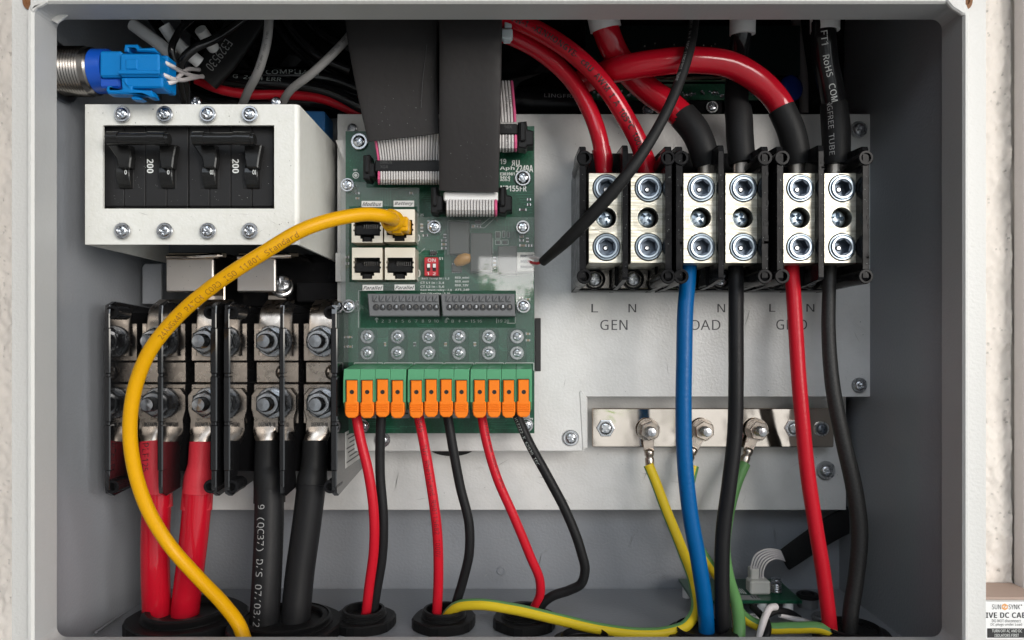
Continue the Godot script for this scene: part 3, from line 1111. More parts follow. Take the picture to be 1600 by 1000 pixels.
func panels() -> void:
	var t := thing("mounting_panel", "large white steel mounting panel with folded edges behind the terminals", "panel", P(940, 705, 0.394))
	var pts := [[527, 178], [1363, 178], [1363, 620], [913, 620], [913, 705], [527, 705]]
	part(t, "plate", gpoly(pts, 0.384, 0.0014, 0.0003), mats.panel_paint)
	var g := Geo.new()
	pbox(g, 1359.0, 179, 1363, 619.5, 0.3855, 0.4035)
	pbox(g, 915, 616.5, 1362.5, 620, 0.3855, 0.4035)
	pbox(g, 528, 701.5, 912.5, 705, 0.3855, 0.4035)
	pbox(g, 909.5, 621, 913, 701, 0.3855, 0.4035)
	part(t, "folded_edge", g, mats.panel_paint)
	# the weld flare at the inner corner
	part(t, "corner_tab", gpoly([[905, 612], [909, 610], [918, 622], [918, 700], [910, 704]], 0.3835, 0.0018, 0.0005), mats.panel_paint)
	part(t, "slot_plate", gbox(836, 497, 845, 580, 0.3832, 0.3838, 0.0002), mats.print_black)
	for q in [["L", 924, 475, 934.5, 488], ["N", 982, 475, 994, 488], ["GEN", 938, 500, 980.5, 515.5], ["L", 1071, 475, 1080, 488], ["N", 1121, 475, 1133, 488], ["LOAD", 1067, 500, 1125.5, 515.5], ["L", 1202, 475, 1211.5, 487], ["N", 1260, 475, 1272.5, 487], ["GRID", 1213, 499.5, 1261, 515]]:
		write_rect(t, q[0], q[1], q[2], q[3], q[4], 0.38393, mats.print_dark)
	for q in [[1341, 203, 9.5, 13.0], [1342, 602, 9.0, 12.0], [892, 684, 9.0, 12.5], [598, 687, 9.0, 12.0], [562, 664, 9.0, 12.5], [551, 201, 8.0, 0.0]]:
		screw(t, q[0], q[1], 0.3838, q[2], q[3])
	specks(t, 850, 470, 1350, 612, 0.38395, 26, mats.relay_grey, 0.0003)
	scuffs(t, 848, 465, 1355, 612, 0.38394, 26, mats.scuff_light)
	scuffs(t, 848, 465, 1355, 612, 0.38394, 12, mats.scuff_dark)
	scuffs(t, 845, 185, 1355, 300, 0.38394, 12, mats.scuff_dark)
	specks(t, 842, 190, 1350, 230, 0.38395, 10, mats.relay_grey, 0.0003)
	# the second sheet, lower and farther back
	t = thing("back_plate", "lower white steel plate behind the earth bar and hanging cables", "panel", P(826, 797, 0.405))
	part(t, "plate", gbox(331, 600, 1322, 797, 0.4042, 0.4056, 0.0003), mats.panel_paint)
	part(t, "lower_edge", gbox(331.5, 793.5, 1321.5, 796.5, 0.4057, 0.418), mats.panel_paint)
	screw(t, 1290, 735, 0.4040, 10, 14.5, mats.zinc)
	scuffs(t, 340, 705, 1310, 790, 0.40414, 30, mats.scuff_dark)
	specks(t, 340, 705, 1310, 790, 0.40415, 30, mats.relay_grey, 0.0003)
	var w := Geo.new()
	w.lathe([Vector2(0.0050, 0.0), Vector2(0.0050, 0.0005), Vector2(0.0040, 0.0006), Vector2(0.001, 0.0006)], Transform3D(Basis(), P(1290, 735, 0.4041)), 24)
	part(t, "washer", w, mats.connector_grey)
	g = Geo.new()
	g.lathe([Vector2(0.0001, 0.0004), Vector2(0.0165, 0.0004)], Transform3D(Basis.from_scale(Vector3(1, 1, -1)), P(708, 690, 0.4038)), 28)
	g = Geo.new()
	g.lathe([Vector2(0.0130, 0.0), Vector2(0.0130, 0.0004), Vector2(0.0, 0.0004)], Transform3D(Basis.from_scale(Vector3(1, 0.42, 1)), P(706, 697, 0.4040)), 28)
	part(t, "cable_hole", g, mats.hole_black)
	# small beige brackets left of the circuit board
	t = thing("board_bracket", "small beige metal bracket behind the top left corner of the circuit board", "bracket", P(533, 260, 0.384))
	part(t, "tab", gpoly([[524, 219], [546, 217], [548, 262], [538, 254]], 0.378, 0.0012, 0.0002), mats.panel_paint)
	t = thing("lower_bracket", "tall beige bracket between the breaker housing and the circuit board", "bracket", P(533, 450, 0.384))
	part(t, "tab", gbox(524, 395, 541, 440, 0.380, 0.3812, 0.0002), mats.panel_paint)

# ------------------------------------------------------------------ circuit board
const BD := 0.3715

func board_box(x0: float, y0: float, x1: float, y1: float, d0: float, bev := 0.0) -> Geo:
	return gbox(x0, y0, x1, y1, d0, BD + 0.0002, bev)

func circuit_board() -> void:
	var t := thing("circuit_board", "tall green circuit board with sockets, grey connectors and white print", "circuit board", P(688, 677, 0.373))
	var g := Geo.new()
	g.sheet([mrect(540, 205, 835, 677, BD), mrect(800, 197, 835, 206, BD)], [], Transform3D(Basis(), Vector3(0, 0, EYE.z - BD)), 0.0016)
	part(t, "substrate", g, mats.board_green)
	# etched tracks
	g = Geo.new()
	var track := func(g: Geo, pts: Array, w: float) -> void:
		for i in pts.size() - 1:
			var a := P(pts[i][0], pts[i][1], BD - 0.00006)
			var b := P(pts[i + 1][0], pts[i + 1][1], BD - 0.00006)
			var k := (b - a).normalized().cross(Vector3(0, 0, 1)) * L(w * 0.5, BD)
			g.quad_out(a - k, a + k, b + k, b - k, a - Vector3(0, 0, 1))
	for i in 9:
		track.call(g, [[655 + i * 2, 300 + i * 3.4], [690 - i, 300 + i * 3.4]], 0.8)
		track.call(g, [[803 + i * 3, 300 + i * 4.0], [832, 300 + i * 4.0]], 0.8)
		track.call(g, [[610 + i * 4, 244 + i * 4.6 + 4], [690, 244 + i * 4.6 + 4]], 0.6)
	for i in 5:
		track.call(g, [[630 + i * 5, 322 - i * 1.0], [648 + i * 5, 303 - i * 1.0]], 1.1)
		track.call(g, [[594 + i * 4, 293], [594 + i * 4, 330]], 0.7)
		track.call(g, [[794 + i * 4, 460 + i * 5], [833, 460 + i * 5]], 0.8)
		track.call(g, [[790 + i * 5, 345], [790 + i * 5, 362 + i * 3]], 0.7)
	part(t, "tracks", g, mats.board_trace).set_meta("kind", "stuff")
	g = Geo.new()
	for q in [[[736, 356], [757, 356], [778, 336]], [[736, 351], [752, 351], [775, 333]], [[785, 238], [798, 238], [806, 230], [806, 222]], [[700, 345], [733, 345], [733, 398]], [[700, 345], [700, 398]], [[560, 454], [560, 512]], [[560, 454], [574, 454]], [[792, 505], [805, 505], [805, 490]], [[776, 505], [776, 497]], [[648, 352], [648, 372]], [[648, 388], [655, 396], [664, 388]], [[770, 372], [770, 396]], [[672, 394], [684, 394]]]:
		track.call(g, q, 1.0)
	for i in 6:
		var x := 553.5 + i * 47.2
		track.call(g, [[x, 579], [x, 567], [x + 44.5, 567], [x + 44.5, 579]], 1.4)
	for q in [[774, 362, 782, 372], [785, 361, 789, 371], [792, 361, 796, 371], [774, 375, 782, 382], [784, 375, 794, 382], [640, 395, 648, 409]]:
		track.call(g, [[q[0], q[1]], [q[2], q[1]], [q[2], q[3]], [q[0], q[3]], [q[0], q[1]]], 0.9)
	part(t, "outline_print", g, mats.print_pale).set_meta("kind", "stuff")
	# white print
	for q in [["19", 781, 248, 791, 256.5], ["ЯU", 799, 250, 812, 259], ["Aph", 781, 260, 804, 267], ["2249A", 806, 258, 833, 269], ["E303981", 781.5, 269.5, 804, 274], ["94V-0", 781.5, 275, 797, 279], ["AOH-2", 781.5, 279, 797, 283], ["NP155FR", 782, 290, 823, 299], ["SW1", 552, 264, 558, 267], ["1.25", 652, 334, 662, 338], ["S1", 686, 402, 692, 406], ["Batt Temp in : 1,2", 659, 433.5, 702, 437.5], ["CT L1 in : 3,4", 657, 440, 694, 444], ["CT L2 in : 5,6", 657, 446, 694, 450], ["Gen Start relay : 7,8", 657, 451.5, 706, 455.5], ["Gen ON relay : 9,10", 657, 457, 703, 460.5], ["RSD_mini", 711, 432, 733, 436], ["RSD_outr", 711, 438, 733, 442], ["RSD_12V", 711, 444, 732, 448], ["ATS_240", 711, 451, 733, 455], ["TP2", 826, 653, 833, 656]]:
		write_rect(t, q[0], q[1], q[2], q[3], q[4], BD - 0.00012, mats.print_white, font_bold)
	for q in [["0", 650, 366, 656.5, 377.5], ["0", 650.5, 421, 657, 433]]:
		write_rect(t, q[0], q[1], q[2], q[3], q[4], BD - 0.00012, mats.print_white, font_bold)
	var marks := ["1", "2", "3", "4", "5", "6", "7", "8", "9", "10", "B", "B", "+", "-", "15", "16", "19", "20"]
	for i in marks.size():
		var x := 587.6 + i * 10.45 if i < 10 else 697.0 + (i - 10) * 10.45
		if i >= 16: x += 21.5
		var w := 1.8 if marks[i].length() == 1 else 3.6
		if marks[i] == "-":
			write_rect(t, "-", x - w, 501.5, x + w, 502.5, BD - 0.00012, mats.print_pale)
		else:
			write_rect(t, marks[i], x - w, 499.4, x + w, 504, BD - 0.00012, mats.print_pale)
	for x in [588.5, 699.0]:
		part(t, "arrow_print", gpoly([[x - 3.4, 499], [x, 495.4], [x + 3.4, 499]], BD - 0.0001, 0.00008), mats.print_pale)
	# round test pads
	for q in [[556, 274, 5.2], [829.5, 662, 4.0]]:
		g = Geo.new()
		g.lathe([Vector2(L(q[2], BD), 0), Vector2(L(q[2], BD), 0.0001), Vector2(L(q[2] * 0.72, BD), 0.0001)], Transform3D(Basis(), P(q[0], q[1], BD)), 20)
		g.lathe([Vector2(L(q[2] * 0.5, BD), 0), Vector2(L(q[2] * 0.5, BD), 0.0002), Vector2(0, 0.0002)], Transform3D(Basis(), P(q[0], q[1], BD)), 20)
		part(t, "test_pad", g, mats.print_white)
	# board screws
	for q in [[562, 222, 9.5, 13.0], [817, 279, 10.0, 12.5], [822, 664, 9.0, 11.5], [567, 665, 8.0, 11.0]]:
		screw(t, q[0], q[1], BD, q[2], q[3], mats.chrome, 0.0004)
	# six pairs of power screws on their pads
	for i in 6:
		var x: float = [575.0, 622.0, 670.5, 717.5, 764.0, 808.0][i]
		part(t, "power_pad", gpoly([[x - 15, 517], [x - 12, 513.5], [x + 12, 513.5], [x + 15, 517], [x + 15, 566], [x - 15, 566]], BD - 0.0005, 0.0006, 0.0001), mats.board_pad)
		for y in [526.0, 551.5]:
			screw(t, x, y, BD - 0.0005, 7.2, 10.8, mats.chrome, 0.0006)
	jacks(t)
	# red switch block
	var sw := part(t, "switch_block", board_box(663, 402, 684.5, 431, 0.3655, 0.0003), mats.dip_red)
	write_rect(sw, "ON", 668.5, 404, 680.5, 409, 0.36535, mats.print_white)
	write_rect(sw, "1", 667, 425.5, 670, 430, 0.36535, mats.print_white)
	write_rect(sw, "2", 676, 425.5, 681, 430, 0.36535, mats.print_white)
	for x in [669.5, 678.5]:
		part(sw, "switch_well", gbox(x - 2.6, 411.5, x + 2.6, 423.5, 0.3653, 0.3654), mats.hole_black)
		part(sw, "switch_lever", gbox(x - 2.2, 412, x + 2.2, 418, 0.3644, 0.3654, 0.0001), mats.print_white)
	# relays and small chips under the clear cover
	for q in [[702, 346, 733, 397], [735, 364, 769, 425], [778, 384, 808, 428]]:
		part(t, "relay", board_box(q[0], q[1], q[2], q[3], 0.3655, 0.0004), mats.relay_grey)
	for q in [[775, 363, 781, 371], [786, 363, 788.5, 370], [793, 363, 795.5, 370], [776, 376.5, 781, 380.5], [786, 376.5, 792, 380.5], [641, 399, 647, 407]]:
		part(t, "chip", board_box(q[0], q[1], q[2], q[3], 0.3705, 0.0001), mats.relay_grey)
	var small := [[668, 345, 671], [693, 366, 697], [690, 374, 697], [690, 380, 697], [690, 386, 697], [657, 350, 661], [657, 356, 661], [661, 366, 668], [812, 368, 818], [812, 374, 818], [822, 372, 826], [812, 382, 822], [826, 382, 831], [771, 402, 775], [771, 408, 775], [771, 414, 775], [737, 352, 742], [746, 352, 751], [640, 300, 645], [614, 246, 619], [556, 300, 561], [556, 308, 561], [556, 340, 560], [556, 350, 560], [540, 400, 545], [540, 410, 545], [824, 310, 829], [824, 318, 829], [812, 326, 822], [812, 464, 817], [812, 470, 817], [822, 466, 828], [556, 470, 560], [822, 520, 828], [822, 530, 828], [545, 525, 550], [545, 540, 550], [600, 535, 603], [646, 535, 650], [694, 535, 698], [740, 535, 744]]
	for q in small:
		var tall: bool = q[2] - q[0] < 4.5
		var y1: float = q[1] + (5.5 if tall else 3.2)
		var ch := part(t, "chip", board_box(q[0], q[1], q[2], y1, 0.3709, 0.0001), mats.relay_grey if rng.randf() < 0.5 else mats.capacitor_body)
		if tall:
			part(ch, "end_cap", board_box(q[0] - 0.2, q[1] - 0.6, q[2] + 0.2, q[1] + 1.0, 0.37085), mats.zinc)
			part(ch, "end_cap", board_box(q[0] - 0.2, y1 - 1.0, q[2] + 0.2, y1 + 0.6, 0.37085), mats.zinc)
		else:
			part(ch, "end_cap", board_box(q[0] - 0.6, q[1] - 0.2, q[0] + 1.0, y1 + 0.2, 0.37085), mats.zinc)
			part(ch, "end_cap", board_box(q[2] - 1.0, q[1] - 0.2, q[2] + 0.6, y1 + 0.2, 0.37085), mats.zinc)
	for q in [[672, 392.5, 682, 397.5, 4], [706, 413, 722, 425, 6], [742, 345, 752, 349, 5]]:
		var ic := part(t, "chip", board_box(q[0], q[1], q[2], q[3], 0.3700, 0.0002), mats.relay_grey)
		for i in q[4]:
			var lx: float = lerpf(q[0] + 1.0, q[2] - 1.0, i / (q[4] - 1.0))
			part(ic, "pin", gbox(lx - 0.5, q[1] - 1.6, lx + 0.5, q[3] + 1.6, 0.3709, BD), mats.zinc)
	# vias
	g = Geo.new()
	for i in 150:
		var vx := rng.randf_range(543, 832)
		var vy := rng.randf_range(208, 672)
		g.lathe([Vector2(L(1.0, BD), 0.0), Vector2(L(1.0, BD), 0.00006), Vector2(L(0.45, BD), 0.00007)], Transform3D(Basis(), P(vx, vy, BD)), 8)
	part(t, "via_ring", g, mats.board_trace).set_meta("kind", "stuff")
	g = Geo.new()
	for i in 46:
		var sx := rng.randf_range(545, 800)
		var sy := rng.randf_range(300, 560) if i < 34 else rng.randf_range(655, 672)
		var run := rng.randf_range(14, 60)
		var dy := [0.0, run * 0.3, -run * 0.3][rng.randi() % 3] as float
		for kk in 1 + rng.randi() % 3:
			if sx + run + absf(dy) < 831.0 and sy + dy + kk * 2.6 < 672.0: track.call(g, [[sx, sy + kk * 2.6], [sx + run * 0.6, sy + kk * 2.6], [sx + run * 0.6 + absf(dy), sy + dy + kk * 2.6], [sx + run + absf(dy), sy + dy + kk * 2.6]], 0.8)
	part(t, "tracks", g, mats.board_trace).set_meta("kind", "stuff")
	var cap := path_of([[713, 411, 0.369, 0.0018], [720, 407, 0.3675, 0.0030], [729, 403, 0.3675, 0.0030], [734, 401, 0.369, 0.0015]], 0.003)
	g = Geo.new()
	sweep(g, cap, 14)
	part(t, "capacitor", g, mat("capacitor_tan", lin(0.40, 0.20, 0.035), 0.35))
	var ph := part(t, "pin_header", board_box(806, 394, 835, 424, 0.366, 0.0004), mats.connector_ivory)
	for i in 3:
		part(ph, "slot", gbox(813, 398 + i * 8.5, 833, 402 + i * 8.5, 0.3658, 0.3661), mats.connector_grey_dark)
	# two grey spring connectors
	for k in 2:
		var x0 := 574.0 if k == 0 else 688.5
		var x1 := 685.0 if k == 0 else 804.0
		var c := part(t, "spring_connector", gpoly([[x0, 459], [x1, 459], [x1 + 1, 494], [x0 + 3, 494]], 0.3600, 0.0116, 0.0004), mats.connector_grey)
		for i in 10:
			var x := x0 + 12.6 + i * 10.42
			var y := 0.0
			part(c, "release_button", gbox(x - 4.2, 461.5, x + 4.2, 471.5, 0.3590, 0.3601, 0.0003), mats.connector_grey)
			part(c, "release_slot", gpoly([[x - 2.6, 470], [x + 1.8, 463], [x + 2.8, 463.6], [x - 1.6, 470.6]], 0.35888, 0.0002), mats.connector_grey_dark)
			g = Geo.new()
			var r := L(4.9, 0.36)
			g.lathe([Vector2(r, 0.0), Vector2(r, 0.0005), Vector2(r * 0.86, 0.0006), Vector2(r * 0.80, 0.0001), Vector2(0, 0.0001)], Transform3D(Basis(), P(x + 1.6, 480, 0.36)), 18)
			var h := part(c, "wire_hole", g, mats.connector_grey_dark)
			part(c, "contact", gbox(x + 0.4, 476.5, x + 3.0, 481, 0.3597, 0.35985), mats.zinc if (i + k) % 2 else mats.thread_metal)
	# white print below the levers
	for i in 6:
		var x := 561.0 + i * 47.0
		part(t, "print_patch", gbox(x + 4, 640, x + 32, 653.5, BD - 0.0001, BD - 0.00002), mats.print_grey)
		write_rect(t, "+" if i % 2 == 0 else "-", x + 25, 645, x + 30, 650 if i % 2 == 0 else 647, BD - 0.00016, mats.print_black)

func jacks(t: Node) -> void:
	var k := 0
	for q in [[549.5, 331, 598, 379], [600.5, 327, 648, 378], [550, 387, 597.5, 437], [601.5, 387, 648.5, 437]]:
		var d := 0.3585
		var x0: float = q[0]
		var y0: float = q[1]
		var x1: float = q[2]
		var y1: float = q[3]
		var cx := (x0 + x1) * 0.5
		var ty := y1 - 34.5
		var xf := Transform3D(Basis(), Vector3(0, 0, EYE.z - d))
		var g := Geo.new()
		var cuts := [mrect(cx - 20, ty, cx + 20, y1 - 10.5, d), mrect(cx - 11, y1 - 11, cx + 11, y1 - 6, d), mrect(cx - 8, y1 - 7, cx + 8, y1 - 1.2, d), mrect(cx - 21.6, ty + 6, cx + 21.6, ty + 9, d), mrect(cx - 21.6, ty + 14, cx + 21.6, ty + 17, d)]
		g.sheet([mrect(x0, y0, x1, y1, d)], cuts, xf, 0.0007)
		# shell sides
		pbox(g, x0, y0, x0 + 1.0, y1, d + 0.0007, BD)
		pbox(g, x1 - 1.0, y0, x1, y1, d + 0.0007, BD)
		pbox(g, x0, y0, x1, y0 + 1.0, d + 0.0007, BD)
		pbox(g, x0, y1 - 1.0, x1, y1, d + 0.0007, BD)
		var j := part(t, "network_socket", g, mats.jack_metal)
		part(j, "cavity", gbox(x0 + 1.2, y0 + 1.2, x1 - 1.2, y1 - 1.2, 0.3675, 0.368), mats.hole_black)
		if k != 1:
			part(j, "insert", gpoly([[cx - 19, ty + 9], [cx - 9, ty + 7], [cx - 5, ty + 12], [cx + 19, ty + 12], [cx + 19, y1 - 12], [cx - 19, y1 - 12]], 0.3605, 0.006, 0.0003), mats.black_nylon)
			for i in 8:
				var x := cx - 4.5 + i * 3.0
				part(j, "contact", gbox(x - 0.45, ty + 6.5, x + 0.45, ty + 13, 0.3600, 0.3604), mats.thread_metal)
			part(j, "latch_block", gbox(cx - 6, y1 - 9, cx + 6, y1 - 1.5, 0.3610, 0.366, 0.0002), mats.black_nylon)
		else:
			part(j, "latch_block", gbox(cx - 9, y1 - 10, cx + 9, y1 - 1.5, 0.3600, 0.366, 0.0003), mats.black_nylon)
		k += 1

func acrylic_cover() -> void:
	var d := 0.3610
	var t := thing("clear_cover", "clear plastic cover sheet screwed over the green circuit board", "cover", P(683, 566, 0.361))
	var g := Geo.new()
	var add := [mrect(532.5, 284, 572, 566, d), mrect(572, 293, 655, 566, d), mrect(655, 339, 834, 566, d)]
	var cut := [mrect(545.5, 322, 651.5, 441, d), mrect(651.5, 391, 694, 433, d), mrect(562.5, 454, 806, 512, d)]
	g.sheet(add, cut, Transform3D(Basis(), Vector3(0, 0, EYE.z - d)), 0.0011)
	part(t, "sheet", g, mats.acrylic)
	for q in [[543.5, 289.5], [679, 355], [817, 355.5], [545.5, 478.5], [818, 478.5]]:
		screw(t, q[0], q[1], d, 8.6, 10.8, mats.chrome, 0.0002)
		g = Geo.new()
		g.lathe([Vector2(0.0026, -0.0102), Vector2(0.0026, -0.0013)], Transform3D(Basis(), P(q[0], q[1], d)), 20)
		part(t, "standoff", g, mats.zinc)
	for q in [["Modbus", 565, 314, 597.5, 323.5], ["Battery", 615, 313.5, 647, 323], ["Parallel", 566.5, 445, 598.5, 454], ["Parallel", 616.5, 444.5, 648, 453.5]]:
		var x0: float = q[1]
		var y0: float = q[2]
		var x1: float = q[3]
		var y1: float = q[4]
		var l := part(t, "name_label", gbox(x0, y0, x1, y1, d - 0.0002, d - 0.00004), mats.label_paper)
		write_rect(l, q[0], x0 + 2, y0 + 1.8, x1 - 2, y1 - 1.4, d - 0.0003, mats.print_dark, font_bold, 0.42)

func plugs() -> void:
	for k in 3:
		var where: String = ["leftmost", "middle", "rightmost"][k]
		var x0: float = [535.0, 636.0, 734.5][k]
		var x1: float = [633.5, 733.0, 831.5][k]
		var wires: String = ["first red and black wire pair", "middle red and black wire pair", "right red and black wire pair"][k]
		var t := thing("terminal_plug", "%s green terminal block with four orange levers, holding the %s" % [where, wires], "terminal block", P((x0 + x1) / 2, 652, 0.365), "green terminal blocks under the circuit board")
		var xs: Array = [[549.5, 573.0, 597.0, 620.5], [650.0, 673.5, 697.0, 720.5], [749.0, 772.0, 795.0, 818.0]][k]
		# the body: a sloped block, split into four bays
		for i in 4:
			var a: float = x0 if i == 0 else (xs[i - 1] + xs[i]) * 0.5
			var b: float = x1 if i == 3 else (xs[i] + xs[i + 1]) * 0.5
			var g := Geo.new()
			var dz := 0.345
			var p := func(x: float, y: float, d: float) -> Vector3: return P(x, y, d)
			var xa := P(a + 0.3, 0, dz).x
			var xb := P(b - 0.3, 0, dz).x
			# side outline in (depth, y): from the board forward
			var out := [[0.3708, 571.0], [0.3480, 577.0], [0.3465, 595.0], [0.3462, 628.0], [0.3500, 641.0], [0.3708, 641.0]]
			var poly := PackedVector2Array()
			for q in out:
				var w := P(0, q[1], 0.3465)
				poly.append(Vector2(q[0] - EYE.z, w.y))
			g.prism(poly, Transform3D(Basis(Vector3(0, 0, -1), Vector3(0, 1, 0), Vector3(1, 0, 0)), Vector3(xb, 0, 0)) , xb - xa, 0.00025)
			part(t, "bay", g, mats.plug_green)
		for i in 4:
			var x: float = xs[i] + rng.randf_range(-0.35, 0.35)
			var j0 := rng.randf_range(-0.9, 0.9)
			var out := [[x - 8.2, 594 + j0], [x + 8.2, 594 + j0], [x + 8.2, 627 + j0], [x + 10.6, 629 + j0], [x + 10.6, 643 + j0], [x + 9.2, 649 + j0], [x + 5.0, 652.5 + j0], [x - 5.0, 652.5 + j0], [x - 9.2, 649 + j0], [x - 10.6, 643 + j0], [x - 10.6, 629 + j0], [x - 8.2, 627 + j0]]
			var lv := part(t, "lever", gpoly(out, 0.3445, 0.004, 0.0004), mats.lever_orange)
			part(lv, "slot_gap", gbox(x - 9.3, 592.6 + j0, x + 9.3, 629, 0.34595, 0.3475), mats.hole_black)
			for j in 4:
				part(lv, "grip_rib", gbox(x - 9.6, 631.5 + j * 3.3, x + 9.6, 633.2 + j * 3.3, 0.3440, 0.3446, 0.0002), mats.lever_orange)
			var g := Geo.new()
			var r := L(3.4, 0.3445)
			g.lathe([Vector2(r, 0.0), Vector2(r, 0.00012), Vector2(r * 0.8, 0.0001), Vector2(0, 0.00006)], Transform3D(Basis(), P(x + 0.6, 612.5, 0.3445)), 18)
			part(lv, "test_hole", g, mats.hole_black)

# ------------------------------------------------------------------ breakers
func breaker_housing() -> void:
	var d := 0.328
	var t := thing("breaker_housing", "white metal housing with four screws above and below the black breakers", "housing", P(300, 382, 0.36))
	var g := Geo.new()
	g.sheet([mrect(133, 163, 459, 382, d)], [mrect(160.5, 195.5, 428.5, 326, d)], Transform3D(Basis(), Vector3(0, 0, EYE.z - d)), 0.0014)
	# rounded fold at the right edge and the side
	var xf := P(459, 0, d).x
	var y0 := P(0, 382, d).y
	var y1 := P(0, 163, d).y
	var r := 0.0022
	var prev := Vector3(xf, 0, EYE.z - d)
	var pn := Vector3(0, 0, 1)
	for i in range(1, 9):
		var a := PI / 2 * i / 8
		var q := Vector3(xf + sin(a) * r, 0, EYE.z - d - r + cos(a) * r)
		var qn := Vector3(sin(a), 0, cos(a))
		var lo := Vector3(0, y0, 0)
		var hi := Vector3(0, y1, 0)
		g.tri_n(prev + lo, q + lo, q + hi, pn, qn, qn)
		g.tri_n(prev + lo, q + hi, prev + hi, pn, qn, pn)
		prev = q
		pn = qn
	g.quad(prev + Vector3(0, y0, 0), Vector3(prev.x, y0, EYE.z - 0.4035), Vector3(prev.x, y1, EYE.z - 0.4035), prev + Vector3(0, y1, 0))
	g.quad(Vector3(prev.x - 0.0012, y0, prev.z), Vector3(prev.x - 0.0012, y1, prev.z), Vector3(prev.x - 0.0012, y1, EYE.z - 0.4035), Vector3(prev.x - 0.0012, y0, EYE.z - 0.4035))
	g.quad(Vector3(prev.x - 0.0012, y0, EYE.z - 0.4035), prev + Vector3(-0.0012, y0, 0), prev + Vector3(0, y0, 0), Vector3(prev.x, y0, EYE.z - 0.4035))
	part(t, "cover", g, mats.housing_paint)
	g = Geo.new()
	var xl := P(133, 0, d).x
	g.box(Vector3(xl, y0, EYE.z - 0.4035), Vector3(xl + 0.0012, y1, EYE.z - d - 0.0014))
	g.box(Vector3(xl, y1 - 0.0012, EYE.z - 0.4035), Vector3(xf, y1, EYE.z - d - 0.0014))
	part(t, "side", g, mats.housing_paint)
	specks(t, 134, 165, 458, 194, d - 0.00002, 14, mats.relay_grey, 0.00035)
	specks(t, 431, 196, 457, 380, d - 0.00002, 10, mats.relay_grey, 0.0003)
	scuffs(t, 135, 330, 456, 380, d - 0.00003, 4, mats.scuff_dark)
	scuffs(t, 432, 196, 456, 330, d - 0.00003, 6, mats.scuff_dark)
	specks(t, 135, 328, 458, 380, d - 0.00002, 16, mats.relay_grey, 0.0003)
	for y in [180.0, 361.5]:
		for x in [194.0, 260.0, 327.0, 392.5]:
			screw(t, x, y, d, 9.6, 12.6, mats.chrome, 0.0010)
	for x in [307.0, 432.0]:
		screw(t, x, 160, 0.352, 8.5, 0.0, mats.chrome, 0.0)
	# breakers: two double ones
	for k in 2:
		var ox := 133.5 * k
		var b := thing("circuit_breaker", ["black double circuit breaker at left in the white housing", "black double circuit breaker at right in the white housing"][k], "circuit breaker", P(228 + ox, 326, 0.345), "double circuit breakers in the white housing")
		var edges := [[161.5, 193.5], [194.0, 226.5], [227.2, 260.0], [260.5, 293.6]]
		for i in 4:
			var x0: float = edges[i][0] + ox
			var x1: float = edges[i][1] + ox
			part(b, "case_half", gbox(x0, 197, x1, 322.5, 0.3335, 0.39, 0.00035), mats.breaker_black)
		specks(b, 164 + ox, 236, 290 + ox, 320, 0.33345, 34, mats.print_grey, 0.00022)
		part(b, "base_strip", gbox(162 + ox, 323, 293 + ox, 332, 0.3345, 0.39, 0.0003), mats.handle_black)
		for i in 2:
			var x := 193.5 + ox + i * 66.5
			# recess frame and the rocking hub of the toggle
			part(b, "toggle_frame", gpoly([[x - 14.5, 256], [x - 15.5, 238], [x + 15.5, 238], [x + 15, 294], [x - 13, 294]], 0.3331, 0.0012, 0.0002), mats.breaker_black)
			var g2 := Geo.new()
			var c := Vector3(P(x, 270, 0.331).x, P(x, 270, 0.331).y, EYE.z - 0.3375)
			var hub := PackedVector2Array()
			for j in 13:
				var a := deg_to_rad(-75.0 + j * 12.5)
				hub.append(Vector2(-c.z - cos(a) * 0.0075, c.y + sin(a) * 0.0082))
			g2.prism(hub, Transform3D(Basis(Vector3(0, 0, -1), Vector3(0, 1, 0), Vector3(1, 0, 0)), Vector3(c.x + L(10.0, 0.33), 0, 0)), L(20.0, 0.33), 0.0004)
			var h := part(b, "toggle", g2, mats.handle_black)
			# the arm up to the tie bar
			var arm := gpoly([[x - 9, 262], [x + 9, 262], [x + 11, 246], [x + 15 if i == 1 else x + 9, 226], [x - 26 if i == 0 else x - 12, 226], [x - 12, 246]], 0.3275, 0.0042, 0.0005)
			part(h, "arm", arm, mats.handle_black)
			write_rect(h, "O" if k == 0 else "OI", x + 1.0, 265.5, x + (4.6 if k == 0 else 6.5), 272.5, 0.32985, mats.print_white, font_bold)
		# tie bar across the two toggles
		var o := path_of([[169 + ox, 216.5, 0.3225, 0.0030], [187 + ox, 216.5, 0.3225, 0.0030]], 0.003)
		g = Geo.new()
		sweep(g, o, 20)
		part(b, "tie_bar_end", g, mats.handle_black)
		o = path_of([[187 + ox, 217, 0.3225, 0.0027], [236 + ox, 217, 0.3225, 0.0027]], 0.0027)
		g = Geo.new()
		sweep(g, o, 20)
		part(b, "tie_bar", g, mats.handle_black)
		o = path_of([[233 + ox, 216.5, 0.3225, 0.0030], [260 + ox, 217, 0.3225, 0.0030]], 0.003)
		g = Geo.new()
		sweep(g, o, 20)
		o = path_of([[260 + ox, 217.5, 0.3225, 0.0026], [265 + ox, 217.5, 0.3225, 0.0024]], 0.003)
		sweep(g, o, 20)
		part(b, "tie_bar_end", g, mats.handle_black)
		write_rect(b, "200", 229.5 + ox, 248.5, 239.8 + ox, 270.5, 0.3330, mats.print_white, font_bold, 0.0, 1)

# ------------------------------------------------------------------ the big battery terminals
func xy(x: float, y: float, d: float) -> Vector2:
	var w := P(x, y, d)
	return Vector2(w.x, w.y)

